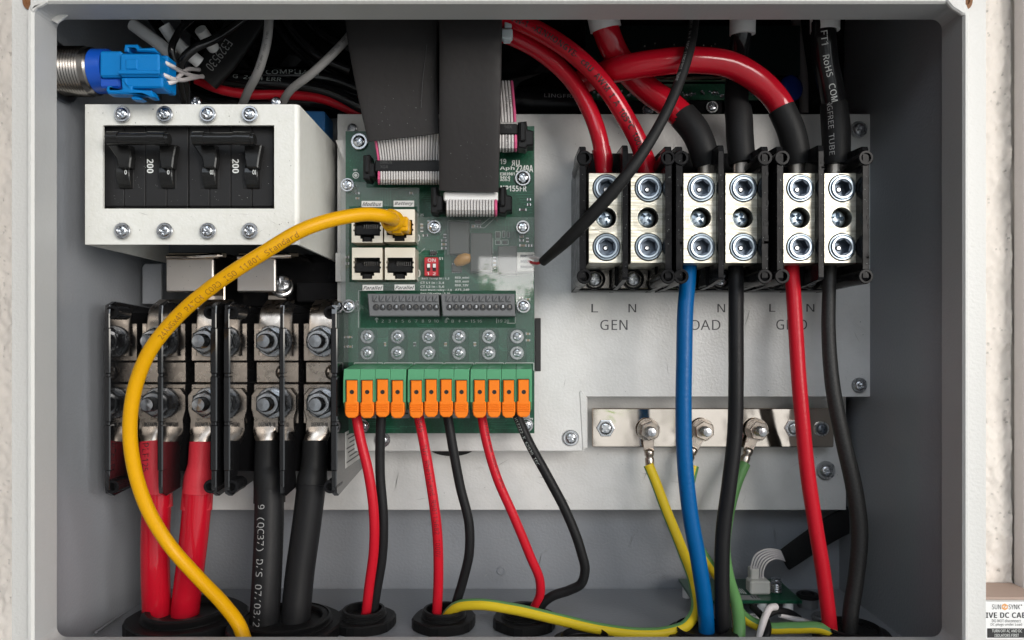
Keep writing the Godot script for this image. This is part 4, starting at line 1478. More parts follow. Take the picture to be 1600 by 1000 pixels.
func battery_terminals() -> void:
	var front := 0.347
	var ytop := P(0, 470, front).y
	var ybot := P(0, 778, front).y
	var g3 := Geo.new()
	for k in 2:
		var t := thing("battery_terminal", ["black two-pole battery terminal block at left, over the red cables", "black two-pole battery terminal block over the thick black cables"][k], "terminal block", Vector3(P([251.0, 437.5][k], 0, front).x, ybot, EYE.z - 0.404), "battery terminal blocks below the breaker housing")
		var px: Array = [[167.5, 250.5, 334.0], [354.5, 440.5, 522.0]][k]
		for i in 3:
			var x := P(px[i], 0, front).x
			var w := 0.0022 if i != 1 else 0.0018
			# the separator: an outline in (depth, height)
			var out := PackedVector2Array()
			var e := 0.006 if i != 1 else 0.004
			for q in [[0.404, ybot + 0.004], [0.352, ybot], [front + 0.0006, ybot + 0.002], [front, ybot + 0.005], [front, ytop - 0.006], [front + 0.0006, ytop - 0.002], [0.353, ytop], [0.404, ytop - 0.002]]:
				out.append(Vector2(q[0] - EYE.z, q[1]))
			var g := Geo.new()
			g.prism(out, Transform3D(Basis(Vector3(0, 0, -1), Vector3(0, 1, 0), Vector3(1, 0, 0)), Vector3(x + w * 0.5, 0, 0)), w, 0.0004)
			# a thicker bead down the front edge, broken in three lengths
			for j in 3:
				var y0 := lerpf(ybot + 0.012, ytop - 0.012, j / 3.0) + 0.0006
				var y1 := lerpf(ybot + 0.012, ytop - 0.012, (j + 1) / 3.0) - 0.0006
				g.box(Vector3(x - w * 0.72, y0, EYE.z - front - 0.004), Vector3(x + w * 0.72, y1, EYE.z - front + 0.0005), 0.0005)
			var s := part(t, "separator", g, mats.black_gloss)
			for y in ([488.0, 761.0] if i != 1 else []):
				g = Geo.new()
				var c := Vector3(x + (0.0020 if i == 0 else -0.0020), P(0, y, front).y, EYE.z - front)
				g.lathe([Vector2(0.0032, -0.012), Vector2(0.0032, -0.0008), Vector2(0.0029, -0.0003), Vector2(0.0019, -0.0003), Vector2(0.0017, -0.004), Vector2(0.0, -0.004)], Transform3D(Basis(), c), 22)
				part(s, "screw_post", g, mats.black_plastic)
		if k == 1:
			g3 = Geo.new()
			var lx := P(px[2], 0, front).x + 0.0012
			g3.box(Vector3(lx, P(0, 728, 0.372).y, EYE.z - 0.3985), Vector3(lx + 0.0001, P(0, 668, 0.385).y, EYE.z - 0.3640))
			var rl := part(t, "rating_label", g3, mats.label_paper)
			g3 = Geo.new()
			for i in 7:
				var ly := P(0, 674 + i * 7.0, 0.380).y
				g3.box(Vector3(lx + 0.00012, ly - 0.0005, EYE.z - 0.3955), Vector3(lx + 0.00016, ly + 0.0002, EYE.z - 0.3665 - 0.003 * (i % 3)))
			part(rl, "print_lines", g3, mats.print_dark).set_meta("kind", "stuff")
		# base between the separators
		var xa := P(px[0], 0, front).x
		var xb := P(px[2], 0, front).x
		g3 = Geo.new()
		g3.box(Vector3(xa, ybot + 0.006, EYE.z - 0.4035), Vector3(xb, ytop - 0.004, EYE.z - 0.385), 0.0006)
		part(t, "base", g3, mats.black_plastic)
		for i in 2:
			var cx := (P(px[i], 0, front).x + P(px[i + 1], 0, front).x) * 0.5
			var half := 0.0102
			var yy := func(y: float) -> float: return P(0, y, 0.374).y
			# three nickel steps: upper pad, middle pad, lower pad
			var g := Geo.new()
			g.box(Vector3(cx - half, yy.call(564.0), EYE.z - 0.385), Vector3(cx + half, yy.call(505.0), EYE.z - 0.3745), 0.0003)
			part(t, "upper_pad", g, mats.nickel)
			g = Geo.new()
			g.box(Vector3(cx - half + 0.0006, yy.call(598.0), EYE.z - 0.385), Vector3(cx + half - 0.0006, yy.call(566.0), EYE.z - 0.3765), 0.0003)
			part(t, "middle_pad", g, mats.nickel)
			g = Geo.new()
			g.box(Vector3(cx - half, yy.call(662.0), EYE.z - 0.385), Vector3(cx + half, yy.call(600.0), EYE.z - 0.3745), 0.0003)
			part(t, "lower_pad", g, mats.nickel)
			place(t, "screw", screw_mesh("cross"), mats.nickel, facing(Vector3(cx + 0.0045, yy.call(582.0), EYE.z - 0.3762), 0.0042, 0.4))
			for y in [533.0, 631.0]:
				var at := Vector3(cx, P(0, y, 0.365).y, EYE.z - 0.3722)
				g = Geo.new()
				g.lathe([Vector2(0.0079, 0.0), Vector2(0.0079, 0.0009), Vector2(0.0075, 0.0012), Vector2(0.004, 0.0012)], Transform3D(Basis(), at), 30)
				g.lathe([Vector2(0.0066, 0.0012), Vector2(0.0066, 0.0024), Vector2(0.004, 0.0025)], Transform3D(Basis(), at), 30)
				part(t, "washer", g, mats.zinc)
				place(t, "nut", hex_mesh(), mats.steel_nut, Transform3D(Basis(Vector3(0, 0, 1), 0.5 + i) * Basis.from_scale(Vector3(0.0068, 0.0068, 0.0062)), at + Vector3(0, 0, 0.0025)))
				g = Geo.new()
				g.lathe([Vector2(0.0056, 0.0), Vector2(0.0052, 0.0008), Vector2(0.0036, 0.0009)], Transform3D(Basis(), at + Vector3(0, 0, 0.0069)), 26)
				part(t, "nut_collar", g, mats.zinc)
				place(t, "stud", stud_mesh(), mats.chrome, Transform3D(Basis.from_scale(Vector3(0.0037, 0.0037, 0.0060)), at + Vector3(0, 0, 0.001)))
			# the bar that comes down from the breaker and is bolted under the upper nut
			g = Geo.new()
			var o := path_of([[cx / 0.386 * F + CX, 470, 0.386], [cx / 0.3752 * F + CX, 489, 0.3752], [cx / 0.3738 * F + CX, 505, 0.3738], [cx / 0.3735 * F + CX, 556, 0.3735]], 0.0072, 8, 0.0008)
			sweep(g, o, 16, 0.25)
			part(t, "bar_tongue", g, mats.nickel)
	# strap of nickel under the housing
	for k in 2:
		var x0: float = [259.0, 370.0][k]
		var x1: float = [333.0, 430.0][k]
		var x2: float = [351.0, 464.0][k]
		var t := thing("bus_bar", ["bent nickel bus bar below the housing, left of the two", "bent nickel bus bar below the housing, right of the two"][k], "bus bar", P((x0 + x1) / 2, 457, 0.372), "nickel bus bars below the breaker housing")
		var d := 0.370
		part(t, "front_face", gbox(x0, 404.5, x1, 456, d, d + 0.003, 0.0006), mats.nickel_satin)
		specks(t, x0 + 4, 408, x1 - 3, 452, d - 0.00002, 9, mats.relay_grey, 0.00025)
		var o := path_of([[x2, 399, d + 0.004], [x1 + 8, 399.5, d + 0.002], [x1 - 8, 400.5, d + 0.001], [x0 + 2, 402.0, d + 0.001]], 0.0014)
		var g := Geo.new()
		sweep(g, o, 12)
		part(t, "rolled_edge", g, mats.nickel_mirror)
		g = Geo.new()
		var a := P(x0, 397.5, d)
		var b := P(x2, 397.5, d)
		g.box(Vector3(a.x, a.y - 0.0012, EYE.z - 0.40), Vector3(b.x, a.y + 0.0012, EYE.z - d - 0.002), 0.0004)
		part(t, "top_flange", g, mats.nickel_mirror)
		part(t, "tail", gbox(x0 + 48, 440, x1 + 18, 500, 0.3865, 0.3885, 0.0004), mats.nickel_mirror)
	# grey bracket and the dark base behind
	var bt := thing("side_bracket", "grey steel bracket beside the left bus bar below the housing", "bracket", P(232, 475, 0.393))
	part(bt, "plate", gpoly([[222, 475], [222, 418], [226, 412], [252, 412], [252, 475]], 0.392, 0.0014, 0.0003), mats.interior_paint)
	var bl := thing("busbar_insulator", "shiny black plastic insulator behind the nickel bus bars", "insulator", P(440, 475, 0.40))
	part(bl, "block", gbox(300, 398, 525, 480, 0.4005, 0.4035, 0.0008), mats.black_plastic)
	part(bl, "step", gbox(462, 440, 536, 472, 0.392, 0.4004, 0.0008), mats.black_plastic)
	var bo := thing("terminal_bolt", "single zinc bolt with washers right of the right bus bar", "bolt", P(438, 455, 0.385))
	var ax := Basis.from_euler(Vector3(-0.35, 0.28, 0))
	var bp := P(441, 449, 0.383)
	place(bo, "head", screw_mesh("cross"), mats.zinc, Transform3D(ax * Basis.from_scale(Vector3(0.0048, 0.0048, 0.0048)), bp + ax * Vector3(0, 0, 0.0042)))
	var wg := Geo.new()
	wg.lathe([Vector2(0.0045, 0.0022), Vector2(0.0045, 0.0042)], Transform3D(ax, bp), 26)
	wg.lathe([Vector2(0.0056, -0.001), Vector2(0.0056, 0.0006), Vector2(0.0054, 0.0008), Vector2(0.0054, 0.0020), Vector2(0.0046, 0.0023)], Transform3D(ax, bp), 26)
	part(bo, "washer", wg, mats.zinc)

# ------------------------------------------------------------------ the six-pole terminals
func socket_screw(parent: Node, at: Vector3, m: Material) -> void:
	if not cache.has("socket"):
		var g := Geo.new()
		g.lathe([Vector2(6.0, 0.0), Vector2(6.0, 0.5), Vector2(5.75, 0.8), Vector2(5.55, 0.8), Vector2(5.45, 0.3), Vector2(5.25, 0.3), Vector2(5.15, 1.2), Vector2(4.8, 1.5), Vector2(4.0, 1.45), Vector2(3.65, 1.0)], Transform3D(), 36)
		cache["socket"] = g.mesh()
		g = Geo.new()
		for i in 36:
			var a0 := TAU * i / 36
			var a1 := TAU * (i + 1) / 36
			var hexr := func(a: float) -> float: return 3.05 / cos(fposmod(a, PI / 3) - PI / 6)
			var o0 := Vector3(cos(a0), sin(a0), 0)
			var o1 := Vector3(cos(a1), sin(a1), 0)
			var h0: Vector3 = o0 * hexr.call(a0)
			var h1: Vector3 = o1 * hexr.call(a1)
			var up := Vector3(0, 0, 1.0)
			g.quad(h0 + up * 0.9, o0 * 3.65 + up, o1 * 3.65 + up, h1 + up * 0.9)
			g.quad(h0 - up * 3.6, h0 + up * 0.9, h1 + up * 0.9, h1 - up * 3.6)
			g.tri(Vector3(0, 0, -3.6), h0 - up * 3.6, h1 - up * 3.6)
		cache["hexwell"] = g.mesh()
		g = Geo.new()
		g.lathe([Vector2(1.35, 0.0), Vector2(0.8, 0.6), Vector2(0.0, 0.55)], Transform3D(), 14)
		cache["socket_tip"] = g.mesh()
	var xf := Transform3D(Basis(Vector3(0, 0, 1), rng.randf() * TAU) * Basis.from_scale(Vector3.ONE * 0.00102), at)
	var s := place(parent, "set_screw", cache["socket"], m, xf)
	for q in [["hexwell", "hex_socket", mats.socket_dark, 0.0], ["socket_tip", "socket_tip", mats.zinc, -3.55]]:
		var o := MeshInstance3D.new()
		o.mesh = cache[q[0]]
		o.material_override = q[2]
		o.name = q[1]
		s.add_child(o)
		o.position = Vector3(0, 0, q[3])

func ac_terminals() -> void:
	var front := 0.331
	var ytop := P(0, 228, front).y
	var ybot := P(0, 438, front).y
	var yy := func(y: float, d: float) -> float: return P(0, y, d).y
	for k in 3:
		var where: String = ["leftmost two-pole black terminal block on the white panel, fed by two red cables", "middle two-pole black terminal block on the white panel, with the blue cable", "rightmost two-pole black terminal block on the white panel, with a red cable below"][k]
		var cx: float = [0.0475, 0.0908, 0.1360][k]
		var t := thing("terminal_block", where, "terminal block", EYE + Vector3(cx, yy.call(458.0, 0.384) - EYE.y, -0.3838), "three terminal blocks on the white panel")
		# the base
		var g := Geo.new()
		g.box(Vector3(cx - 0.0190, yy.call(457.0, 0.384), EYE.z - 0.3837), Vector3(cx + 0.0190, yy.call(250.0, 0.384), EYE.z - 0.3700), 0.0006)
		part(t, "base", g, mats.black_plastic)
		# outer walls and the middle one, drawn in (depth, height)
		for i in 3:
			var x := cx + (-0.0192 if i == 0 else (0.0002 if i == 1 else 0.0192))
			var w := 0.0030 if i != 1 else 0.0026
			var f := front if i != 1 else 0.3335
			var yt: float = ytop if i != 1 else yy.call(226.0, f)
			var yb: float = ybot if i != 1 else yy.call(437.0, f)
			var out := PackedVector2Array()
			for q in [[0.3835, yy.call(457.5, 0.384)], [0.353, yb - 0.0016], [f + 0.0008, yb], [f, yb + 0.0012], [f, yt - 0.0030], [f + 0.0012, yt], [0.3600, yt + 0.0020], [0.3835, yt - 0.0050]]:
				out.append(Vector2(q[0] - EYE.z, q[1]))
			g = Geo.new()
			g.prism(out, Transform3D(Basis(Vector3(0, 0, -1), Vector3(0, 1, 0), Vector3(1, 0, 0)), Vector3(x + w * 0.5, 0, 0)), w, 0.0004)
			var bead := 0
			while bead < 7:
				var b0 := rng.randf_range(250.0, 420.0)
				g.box(Vector3(x - w * 0.5 + rng.randf_range(0.0, w * 0.7), yy.call(b0 + rng.randf_range(2.0, 9.0), f), EYE.z - f - 0.0006), Vector3(x + w * 0.5 - 0.0001, yy.call(b0, f), EYE.z - f + 0.00012), 0.00008)
				bead += 1
			var wall := part(t, "wall", g, mats.black_plastic)
			specks(wall, (x - w * 0.3) / f * F + CX, 250, (x + w * 0.3) / f * F + CX, 430, f - 0.00003, 12, mats.print_pale, 0.00022)  # pale specks here are glints painted onto the front edge
			if i != 1:
				for y in [247.0, 432.0]:
					g = Geo.new()
					var c := Vector3(x + (0.0006 if i == 0 else -0.0004), yy.call(y, front), EYE.z - front)
					g.lathe([Vector2(0.0034, -0.03), Vector2(0.0034, 0.0004), Vector2(0.0031, 0.0009), Vector2(0.0022, 0.0009), Vector2(0.0020, -0.005), Vector2(0.0, -0.005)], Transform3D(Basis(), c), 24)
					part(wall, "screw_post", g, mats.black_plastic)
		# the clamps
		for i in 2:
			var mx := cx + (-0.0080 if i == 0 else 0.0112)
			var hw := 0.0081
			var d := 0.338
			var y0: float = yy.call(411.5, d)
			var y1: float = yy.call(270.0, d)
			var c := part(t, "clamp", _clamp(mx, hw, y0, y1, d), mats.tin_brushed)
			for q in [294.0, 386.0]:
				socket_screw(c, Vector3(mx + 0.0002, yy.call(q, d), EYE.z - d - 0.0003), mats.steel_blue)
			var sx := mx - 0.0004
			place(c, "clamp_screw", screw_mesh("cross"), mats.steel_blue, facing(Vector3(sx, yy.call(340.0, d), EYE.z - d - 0.0052), 0.0043, 0.25 + k * 0.35 + i * 0.6))
			# turned rings round the middle hole
			g = Geo.new()
			for r in [0.0056, 0.0063, 0.0070]:
				g.lathe([Vector2(r, 0.0), Vector2(r - 0.00012, 0.00005), Vector2(r - 0.00024, 0.0)], Transform3D(Basis(), Vector3(mx, yy.call(340.0, d), EYE.z - d + 0.00002)), 40)
			part(c, "turned_ring", g, mats.tin_brushed)
			# what is seen under the clamp: a plate with a mounting screw
			g = Geo.new()
			g.box(Vector3(mx - 0.0085, yy.call(452.0, 0.372), EYE.z - 0.3706), Vector3(mx + 0.0055, yy.call(414.0, 0.372), EYE.z - 0.3685), 0.0004)
			part(t, "foot_plate", g, mats.thread_metal)
			var sc := Vector3(mx - 0.0022, yy.call(436.0, 0.366), EYE.z - 0.3684)
			g = Geo.new()
			g.lathe([Vector2(0.0052, 0.0), Vector2(0.0052, 0.0020), Vector2(0.0043, 0.0022), Vector2(0.0040, 0.0006)], Transform3D(Basis(), sc), 26)
			part(t, "screw_cup", g, mats.black_plastic)
			place(t, "screw", screw_mesh("cross"), mats.zinc, facing(sc + Vector3(0, 0, 0.0006), 0.0036, rng.randf() * 3.0))
			# the ramp below, a black rounded shelf
			g = Geo.new()
			g.box(Vector3(mx + 0.0058, yy.call(452.0, 0.372), EYE.z - 0.3705), Vector3(mx + 0.0082, yy.call(420.0, 0.372), EYE.z - 0.352), 0.0006)
			part(t, "rib", g, mats.black_plastic)

func _clamp(mx: float, hw: float, y0: float, y1: float, d: float) -> Geo:
	var g := Geo.new()
	var xf := Transform3D(Basis(), Vector3(mx, 0, EYE.z - d))
	var ya := lerpf(y0, y1, 0.345)
	var yb := lerpf(y0, y1, 0.655)
	var yc := [P(0, 386, d).y, P(0, 340, d).y, P(0, 294, d).y]
	var bv := 0.0003
	g.holed(-hw + bv, y0 + bv, hw - bv, ya, Vector2(0.0002, yc[0]), 0.0065, 0.006, xf)
	g.holed(-hw + bv, ya, hw - bv, yb, Vector2(0, yc[1]), 0.0048, 0.009, xf)
	g.holed(-hw + bv, yb, hw - bv, y1 - bv, Vector2(0.0002, yc[2]), 0.0065, 0.006, xf)
	# chamfers and sides
	var z0 := EYE.z - d
	var z1 := EYE.z - 0.3695
	var q := func(x: float, y: float, z: float) -> Vector3: return Vector3(mx + x, y, z)
	g.quad(q.call(-hw, y0, z1), q.call(-hw, y0, z0 - bv), q.call(-hw, y1, z0 - bv), q.call(-hw, y1, z1))
	g.quad(q.call(hw, y0, z0 - bv), q.call(hw, y0, z1), q.call(hw, y1, z1), q.call(hw, y1, z0 - bv))
	g.quad(q.call(-hw, y0, z1), q.call(hw, y0, z1), q.call(hw, y0, z0 - bv), q.call(-hw, y0, z0 - bv))
	g.quad(q.call(-hw, y1, z0 - bv), q.call(hw, y1, z0 - bv), q.call(hw, y1, z1), q.call(-hw, y1, z1))
	g.quad(q.call(-hw, y0, z0 - bv), q.call(-hw + bv, y0 + bv, z0), q.call(-hw + bv, y1 - bv, z0), q.call(-hw, y1, z0 - bv))
	g.quad(q.call(hw - bv, y0 + bv, z0), q.call(hw, y0, z0 - bv), q.call(hw, y1, z0 - bv), q.call(hw - bv, y1 - bv, z0))
	g.quad(q.call(-hw, y0, z0 - bv), q.call(hw, y0, z0 - bv), q.call(hw - bv, y0 + bv, z0), q.call(-hw + bv, y0 + bv, z0))
	g.quad(q.call(-hw + bv, y1 - bv, z0), q.call(hw - bv, y1 - bv, z0), q.call(hw, y1, z0 - bv), q.call(-hw, y1, z0 - bv))
	return g

# ------------------------------------------------------------------ earth bar
func earth_bar() -> void:
	var t := thing("earth_bar", "polished nickel earth bar with three studs and two screws", "earth bar", P(1115, 699, 0.40))
	var d := 0.394
	part(t, "bar", gbox(925.5, 638, 1303, 699, d, d + 0.004, 0.0005), mats.nickel_mirror)
	part(t, "spacer", gbox(935, 645, 1296, 694, d + 0.0041, 0.4040), mats.interior_paint)
	for x in [946.0, 1240.0]:
		place(t, "screw", screw_mesh("cross"), mats.zinc, facing(P(x, 669, d) + Vector3(0, 0, 0.0006), L(10.5, d), 0.8))
		place(t, "screw_hex", hex_mesh(), mats.zinc, Transform3D(Basis.from_scale(Vector3(L(14.5, d), L(14.5, d), 0.0016)), P(x, 669, d) + Vector3(0, 0, 0.0001)))
	screw(t, 1283, 670, d, 9, 11.5, mats.steel_dark)
	for x in [1012.0, 1096.0, 1180.0]:
		var at := P(x, 671, d)
		var g := Geo.new()
		g.lathe([Vector2(L(18, d), 0.0), Vector2(L(18, d), 0.0009), Vector2(L(9, d), 0.0009)], Transform3D(Basis(), at + Vector3(0, 0, 0.0019)), 28)
		g.lathe([Vector2(L(15, d), 0.0), Vector2(L(15, d), 0.001), Vector2(L(9, d), 0.001)], Transform3D(Basis(), at + Vector3(0, 0, 0.0028)), 28)
		part(t, "washer", g, mats.nickel)
		place(t, "nut", hex_mesh(), mats.nickel, Transform3D(Basis(Vector3(0, 0, 1), x) * Basis.from_scale(Vector3(L(15.5, d), L(15.5, d), 0.0048)), at + Vector3(0, 0, 0.0037)))
		place(t, "stud", stud_mesh(), mats.zinc, Transform3D(Basis.from_scale(Vector3(L(7.5, d), L(7.5, d), 0.0058)), at + Vector3(0, 0, 0.001)))

func earth_lug(parent: Node, x: float, y: float, tilt: float) -> void:
	# a ring lug under the nut, and its crimp
	var d := 0.3915
	var c := P(x, y, d)
	var xf := Transform3D(Basis(Vector3(0, 0, 1), tilt), c)
	var g := Geo.new()
	var ring := PackedVector2Array()
	var r := L(15.5, d)
	for i in 17:
		var a := deg_to_rad(-62.0 + i * 304.0 / 16.0)
		ring.append(Vector2(cos(a + PI / 2 + deg_to_rad(28)) * r, sin(a + PI / 2 + deg_to_rad(28)) * r))
	var w := L(8, d)
	ring = PackedVector2Array()
	for i in 21:
		var a := deg_to_rad(-55.0 + i * 290.0 / 20.0)
		ring.append(Vector2(cos(a), sin(a)) * r)
	ring.append(Vector2(-w, -L(33, d)))
	ring.append(Vector2(w, -L(33, d)))
	g.prism(ring, Transform3D(xf.basis, xf.origin + Vector3(0, 0, 0.0009)), 0.0009, 0.0002)
	var prof := [Vector2(0.0, -0.0003), Vector2(0.0019, 0.0), Vector2(0.0026, 0.0012), Vector2(0.0025, 0.0034), Vector2(0.0019, 0.0042), Vector2(0.0025, 0.0052), Vector2(0.0024, 0.0086), Vector2(0.0021, 0.0098), Vector2(0.0026, 0.0112), Vector2(0.0024, 0.0116)]
	g.lathe(prof, Transform3D(xf.basis * Basis(Vector3(1, 0, 0), Vector3(0, 0, 1), Vector3(0, -1, 0)), xf * Vector3(0, -L(30, d), 0.0012)), 18, true)
	part(parent, "ring_lug", g, mats.nickel)

# ------------------------------------------------------------------ glands in the floor
func gland(x: float, d: float, nut_r: float, ring_r: float, label: String, nut_h := 0.0050, ring_h := 0.0086) -> void:
	var base := EYE + Vector3(x, YF, -d)
	var t := thing("cable_gland", label, "cable gland", base, "black cable glands in the floor of the box")
	var up := Transform3D(Basis(Vector3(1, 0, 0), Vector3(0, 0, -1), Vector3(0, 1, 0)), base)
	var g := Geo.new()
	var poly := PackedVector2Array()
	for i in 24:
		var a := TAU * i / 24 + 0.2
		poly.append(Vector2(cos(a), sin(a)) * nut_r * (1.0 if (i % 4) < 2 else 0.965))
	g.prism(poly, Transform3D(up.basis, base + Vector3(0, nut_h, 0)), nut_h - 0.0002, 0.0007)
	part(t, "lock_nut", g, mats.black_nylon)
	g = Geo.new()
	var prof := [Vector2(ring_r * 1.10, nut_h - 0.001), Vector2(ring_r * 1.10, nut_h + 0.0004)]
	for i in 3:
		var z := nut_h + 0.0004 + i * 0.0009
		prof.append(Vector2(ring_r * 1.06, z + 0.0002))
		prof.append(Vector2(ring_r * 1.0, z + 0.0007))
	prof.append_array([Vector2(ring_r, ring_h - 0.0004), Vector2(ring_r * 0.97, ring_h), Vector2(ring_r * 0.86, ring_h), Vector2(ring_r * 0.84, ring_h - 0.0006), Vector2(ring_r * 0.84, 0.0006), Vector2(0.0, 0.0006)])
	g.lathe(prof, up, 40)
	part(t, "threaded_ring", g, mats.black_nylon)

func floor_glands() -> void:
	gland(-0.1640, 0.3650, 0.0285, 0.0195, "largest black cable gland in the floor, around the two thick red cables", 0.0060, 0.0095)
	gland(-0.1125, 0.3560, 0.0275, 0.0200, "large black cable gland around the two thick black cables", 0.0055, 0.0080)
	gland(P(568, 0, 0.366).x, 0.366, 0.0160, 0.0104, "black cable gland under the first thin red and black wire pair")
	gland(P(693.5, 0, 0.366).x, 0.366, 0.0158, 0.0103, "black cable gland where the yellow-green earth wire joins the middle wire pair")
	gland(P(819.5, 0, 0.366).x, 0.366, 0.0158, 0.0104, "black cable gland under the right thin red and black wire pair")
	gland(P(914, 0, 0.334).x, 0.334, 0.0158, 0.0104, "black cable gland at the front edge, right of the row of three", 0.0050, 0.0054)
	gland(P(1098, 0, 0.345).x, 0.345, 0.0170, 0.0120, "black cable gland at the front edge around the blue cable", 0.0050, 0.0056)
	gland(P(1332, 0, 0.345).x, 0.345, 0.0180, 0.0120, "black cable gland at the front edge around the right red and black cables", 0.0050, 0.0056)

# ------------------------------------------------------------------ the dark bay above
func upper_bay() -> void:
	# black insulating film across the back of the bay
	var g := Geo.new()
	var nx := 40
	var ny := 14
	var wob := FastNoiseLite.new()
	wob.seed = 5
	wob.frequency = 1.0
	var pt := func(i: int, j: int) -> Vector3:
		var x := lerpf(XL + 0.02, XR - 0.001, float(i) / nx)
		var y := lerpf(P(0, 178, 0.404).y - EYE.y, 0.25, float(j) / ny)
		return EYE + Vector3(x, y, -0.4130 + wob.get_noise_2d(x * 30.0, y * 90.0) * 0.004)
	for i in nx:
		for j in ny:
			g.quad(pt.call(i, j), pt.call(i + 1, j), pt.call(i + 1, j + 1), pt.call(i, j + 1))
	solo("insulating_film", g, mats.film_black, "black plastic insulating film behind the cables at the top of the box", "film")
	# a shiny black sleeve that lies across, with grey print
	var a := cable("wide_sleeve", "wide shiny black sleeve lying flat behind the red cables", "sleeve", "", [[775, 158, 0.400, 0.007], [850, 160, 0.399, 0.008], [930, 161, 0.399, 0.007], [1050, 164, 0.401, 0.005]], 0.006, mats.film_black)
	write_on(a[0], a[1], "LINGFREE TUBE", 0.0020, 0.026, 0.15, 1, mats.print_grey, font_regular, 1.6)
	var fl := gpoly([[783, 126], [846, 114], [812, 128], [804, 141], [783, 131]], 0.386, 0.0006, 0.0001)
	solo("black_flap", fl, mats.sleeve_black, "small pointed black flap beside the narrow ribbon cable", "flap")
	# push button with its blue plug
	var t := thing("push_button", "threaded metal push button in the left wall with a blue plug", "push button", P(150, 160, 0.3190))
	var bd := 0.326
	var c := P(100, 112, bd)
	var r := L(38, bd)
	var xf := Transform3D(Basis(Vector3(0, 0, -1), Vector3(0, 1, 0), Vector3(1, 0, 0)), Vector3(XL, c.y, c.z))
	var prof := []
	var len := P(149, 0, bd).x - XL
	for i in 12:
		prof.append(Vector2(r, i * len / 12.0 * 0.86 + 0.0005))
		prof.append(Vector2(r * 0.955, (i + 0.5) * len / 12.0 * 0.86 + 0.0005))
	prof.append(Vector2(r * 0.955, len * 0.87))
	prof.append(Vector2(r * 0.955, len))
	prof.append(Vector2(r * 0.90, len + 0.0008))
	prof.append(Vector2(0.0, len + 0.0008))
	g = Geo.new()
	g.lathe(prof, xf, 40)
	part(t, "threaded_barrel", g, mats.thread_metal)
	g = Geo.new()
	g.prism(round_rect(-r * 1.22, -r * 1.16, r * 1.22, r * 1.16, r * 0.9, 5), Transform3D(xf.basis, xf.origin + Vector3(0.0022, 0, 0)), 0.002, 0.0004)
	part(t, "lock_nut", g, mats.steel_dark)
	g = Geo.new()
	g.lathe([Vector2(r * 0.88, 0.0), Vector2(r * 0.88, 0.006), Vector2(r * 0.7, 0.0062)], Transform3D(xf.basis, Vector3(XL + len + 0.0008, c.y, c.z)), 32)
	part(t, "blue_collar", g, mats.connector_dark_blue)
	var plug := thing("blue_plug", "bright blue wire connector with side latches on the push button", "connector", P(205, 150, 0.3190))
	part(plug, "shell", gbox(155, 79, 190, 120, 0.3160, 0.3245, 0.0008), mats.connector_blue)
	part(plug, "shell", gbox(155, 120.5, 187, 137, 0.3180, 0.3265, 0.0008), mats.connector_dark_blue)
	part(plug, "body", gbox(187, 83, 248.5, 119, 0.3145, 0.3230, 0.0007), mats.connector_blue)
	part(plug, "lower_body", gbox(192, 119.5, 254, 137, 0.3160, 0.3245, 0.0007), mats.connector_blue)
	part(plug, "end_block", gbox(250, 86, 262, 140, 0.3220, 0.3305, 0.0006), mats.connector_blue)
	part(plug, "rail", gbox(184, 109, 249, 115.5, 0.3138, 0.3150, 0.0003), mats.connector_blue)
	part(plug, "mould_step", gbox(196, 92, 214, 108, 0.3141, 0.3150, 0.0003), mats.connector_blue)
	part(plug, "latch", gpoly([[193, 80], [194, 69], [214, 69], [217, 75], [240, 74], [246, 82], [236, 81], [214, 80], [210, 76], [201, 76], [200, 81]], 0.3180, 0.0050, 0.0005), mats.connector_blue)
	part(plug, "latch", gpoly([[189, 121], [197, 121], [198, 131], [206, 134], [206, 139], [236, 141], [241, 151], [234, 152], [222, 147], [206, 147], [168, 146], [165, 140], [167, 134], [173, 134], [173, 139], [190, 139]], 0.3155, 0.0050, 0.0005), mats.connector_blue)
	part(plug, "latch_tip", gpoly([[204, 151], [212, 149], [223, 154], [218, 156], [206, 155]], 0.3175, 0.004, 0.0003), mats.connector_blue)
	# thin white wires from the plug
	var wi := 0
	for q in [[[249, 94, 0.319], [262, 100, 0.322], [278, 109, 0.334], [300, 118, 0.351], [325, 121, 0.368]], [[249, 114, 0.318], [262, 120, 0.321], [280, 125, 0.333], [300, 122, 0.350], [322, 118, 0.367]], [[255, 131, 0.320], [268, 129, 0.324], [280, 119, 0.336], [295, 108, 0.352], [320, 110, 0.368]]]:
		var wn: String = ["topmost thin white wire leaving the blue plug", "middle thin white wire leaving the blue plug", "lowest thin white wire leaving the blue plug"][wi]
		var wc := cable("thin_wire", wn, "wire", "thin white wires at the blue plug", q, 0.00095, mats.wire_white, 10)
		for j in 4:
			write_on(wc[0], wc[1], "-", 0.0002, 0.004 + j * 0.005, 0.2, 1, mats.print_dark, font_mono, 6.0)
		wi += 1
	# white sleeves
	var n := 0
	for q in [[[207, 38, 0.344], [262, 80, 0.345], [270, 87, 0.346]], [[256, 40, 0.344], [275, 66, 0.348], [312, 98, 0.356]], [[313, 46, 0.352], [330, 70, 0.360], [344, 88, 0.371]]]:
		var where: String = ["leftmost white tube above the blue plug", "middle white tube above the blue plug, crossed by a black wire", "short white tube nearest the black printed sleeve"][n]
		cable("white_tube", where, "cable sleeve", "white tubes above the blue plug", q, 0.0029, mats.sleeve_white)
		n += 1
	# black wires that fan across
	n = 0
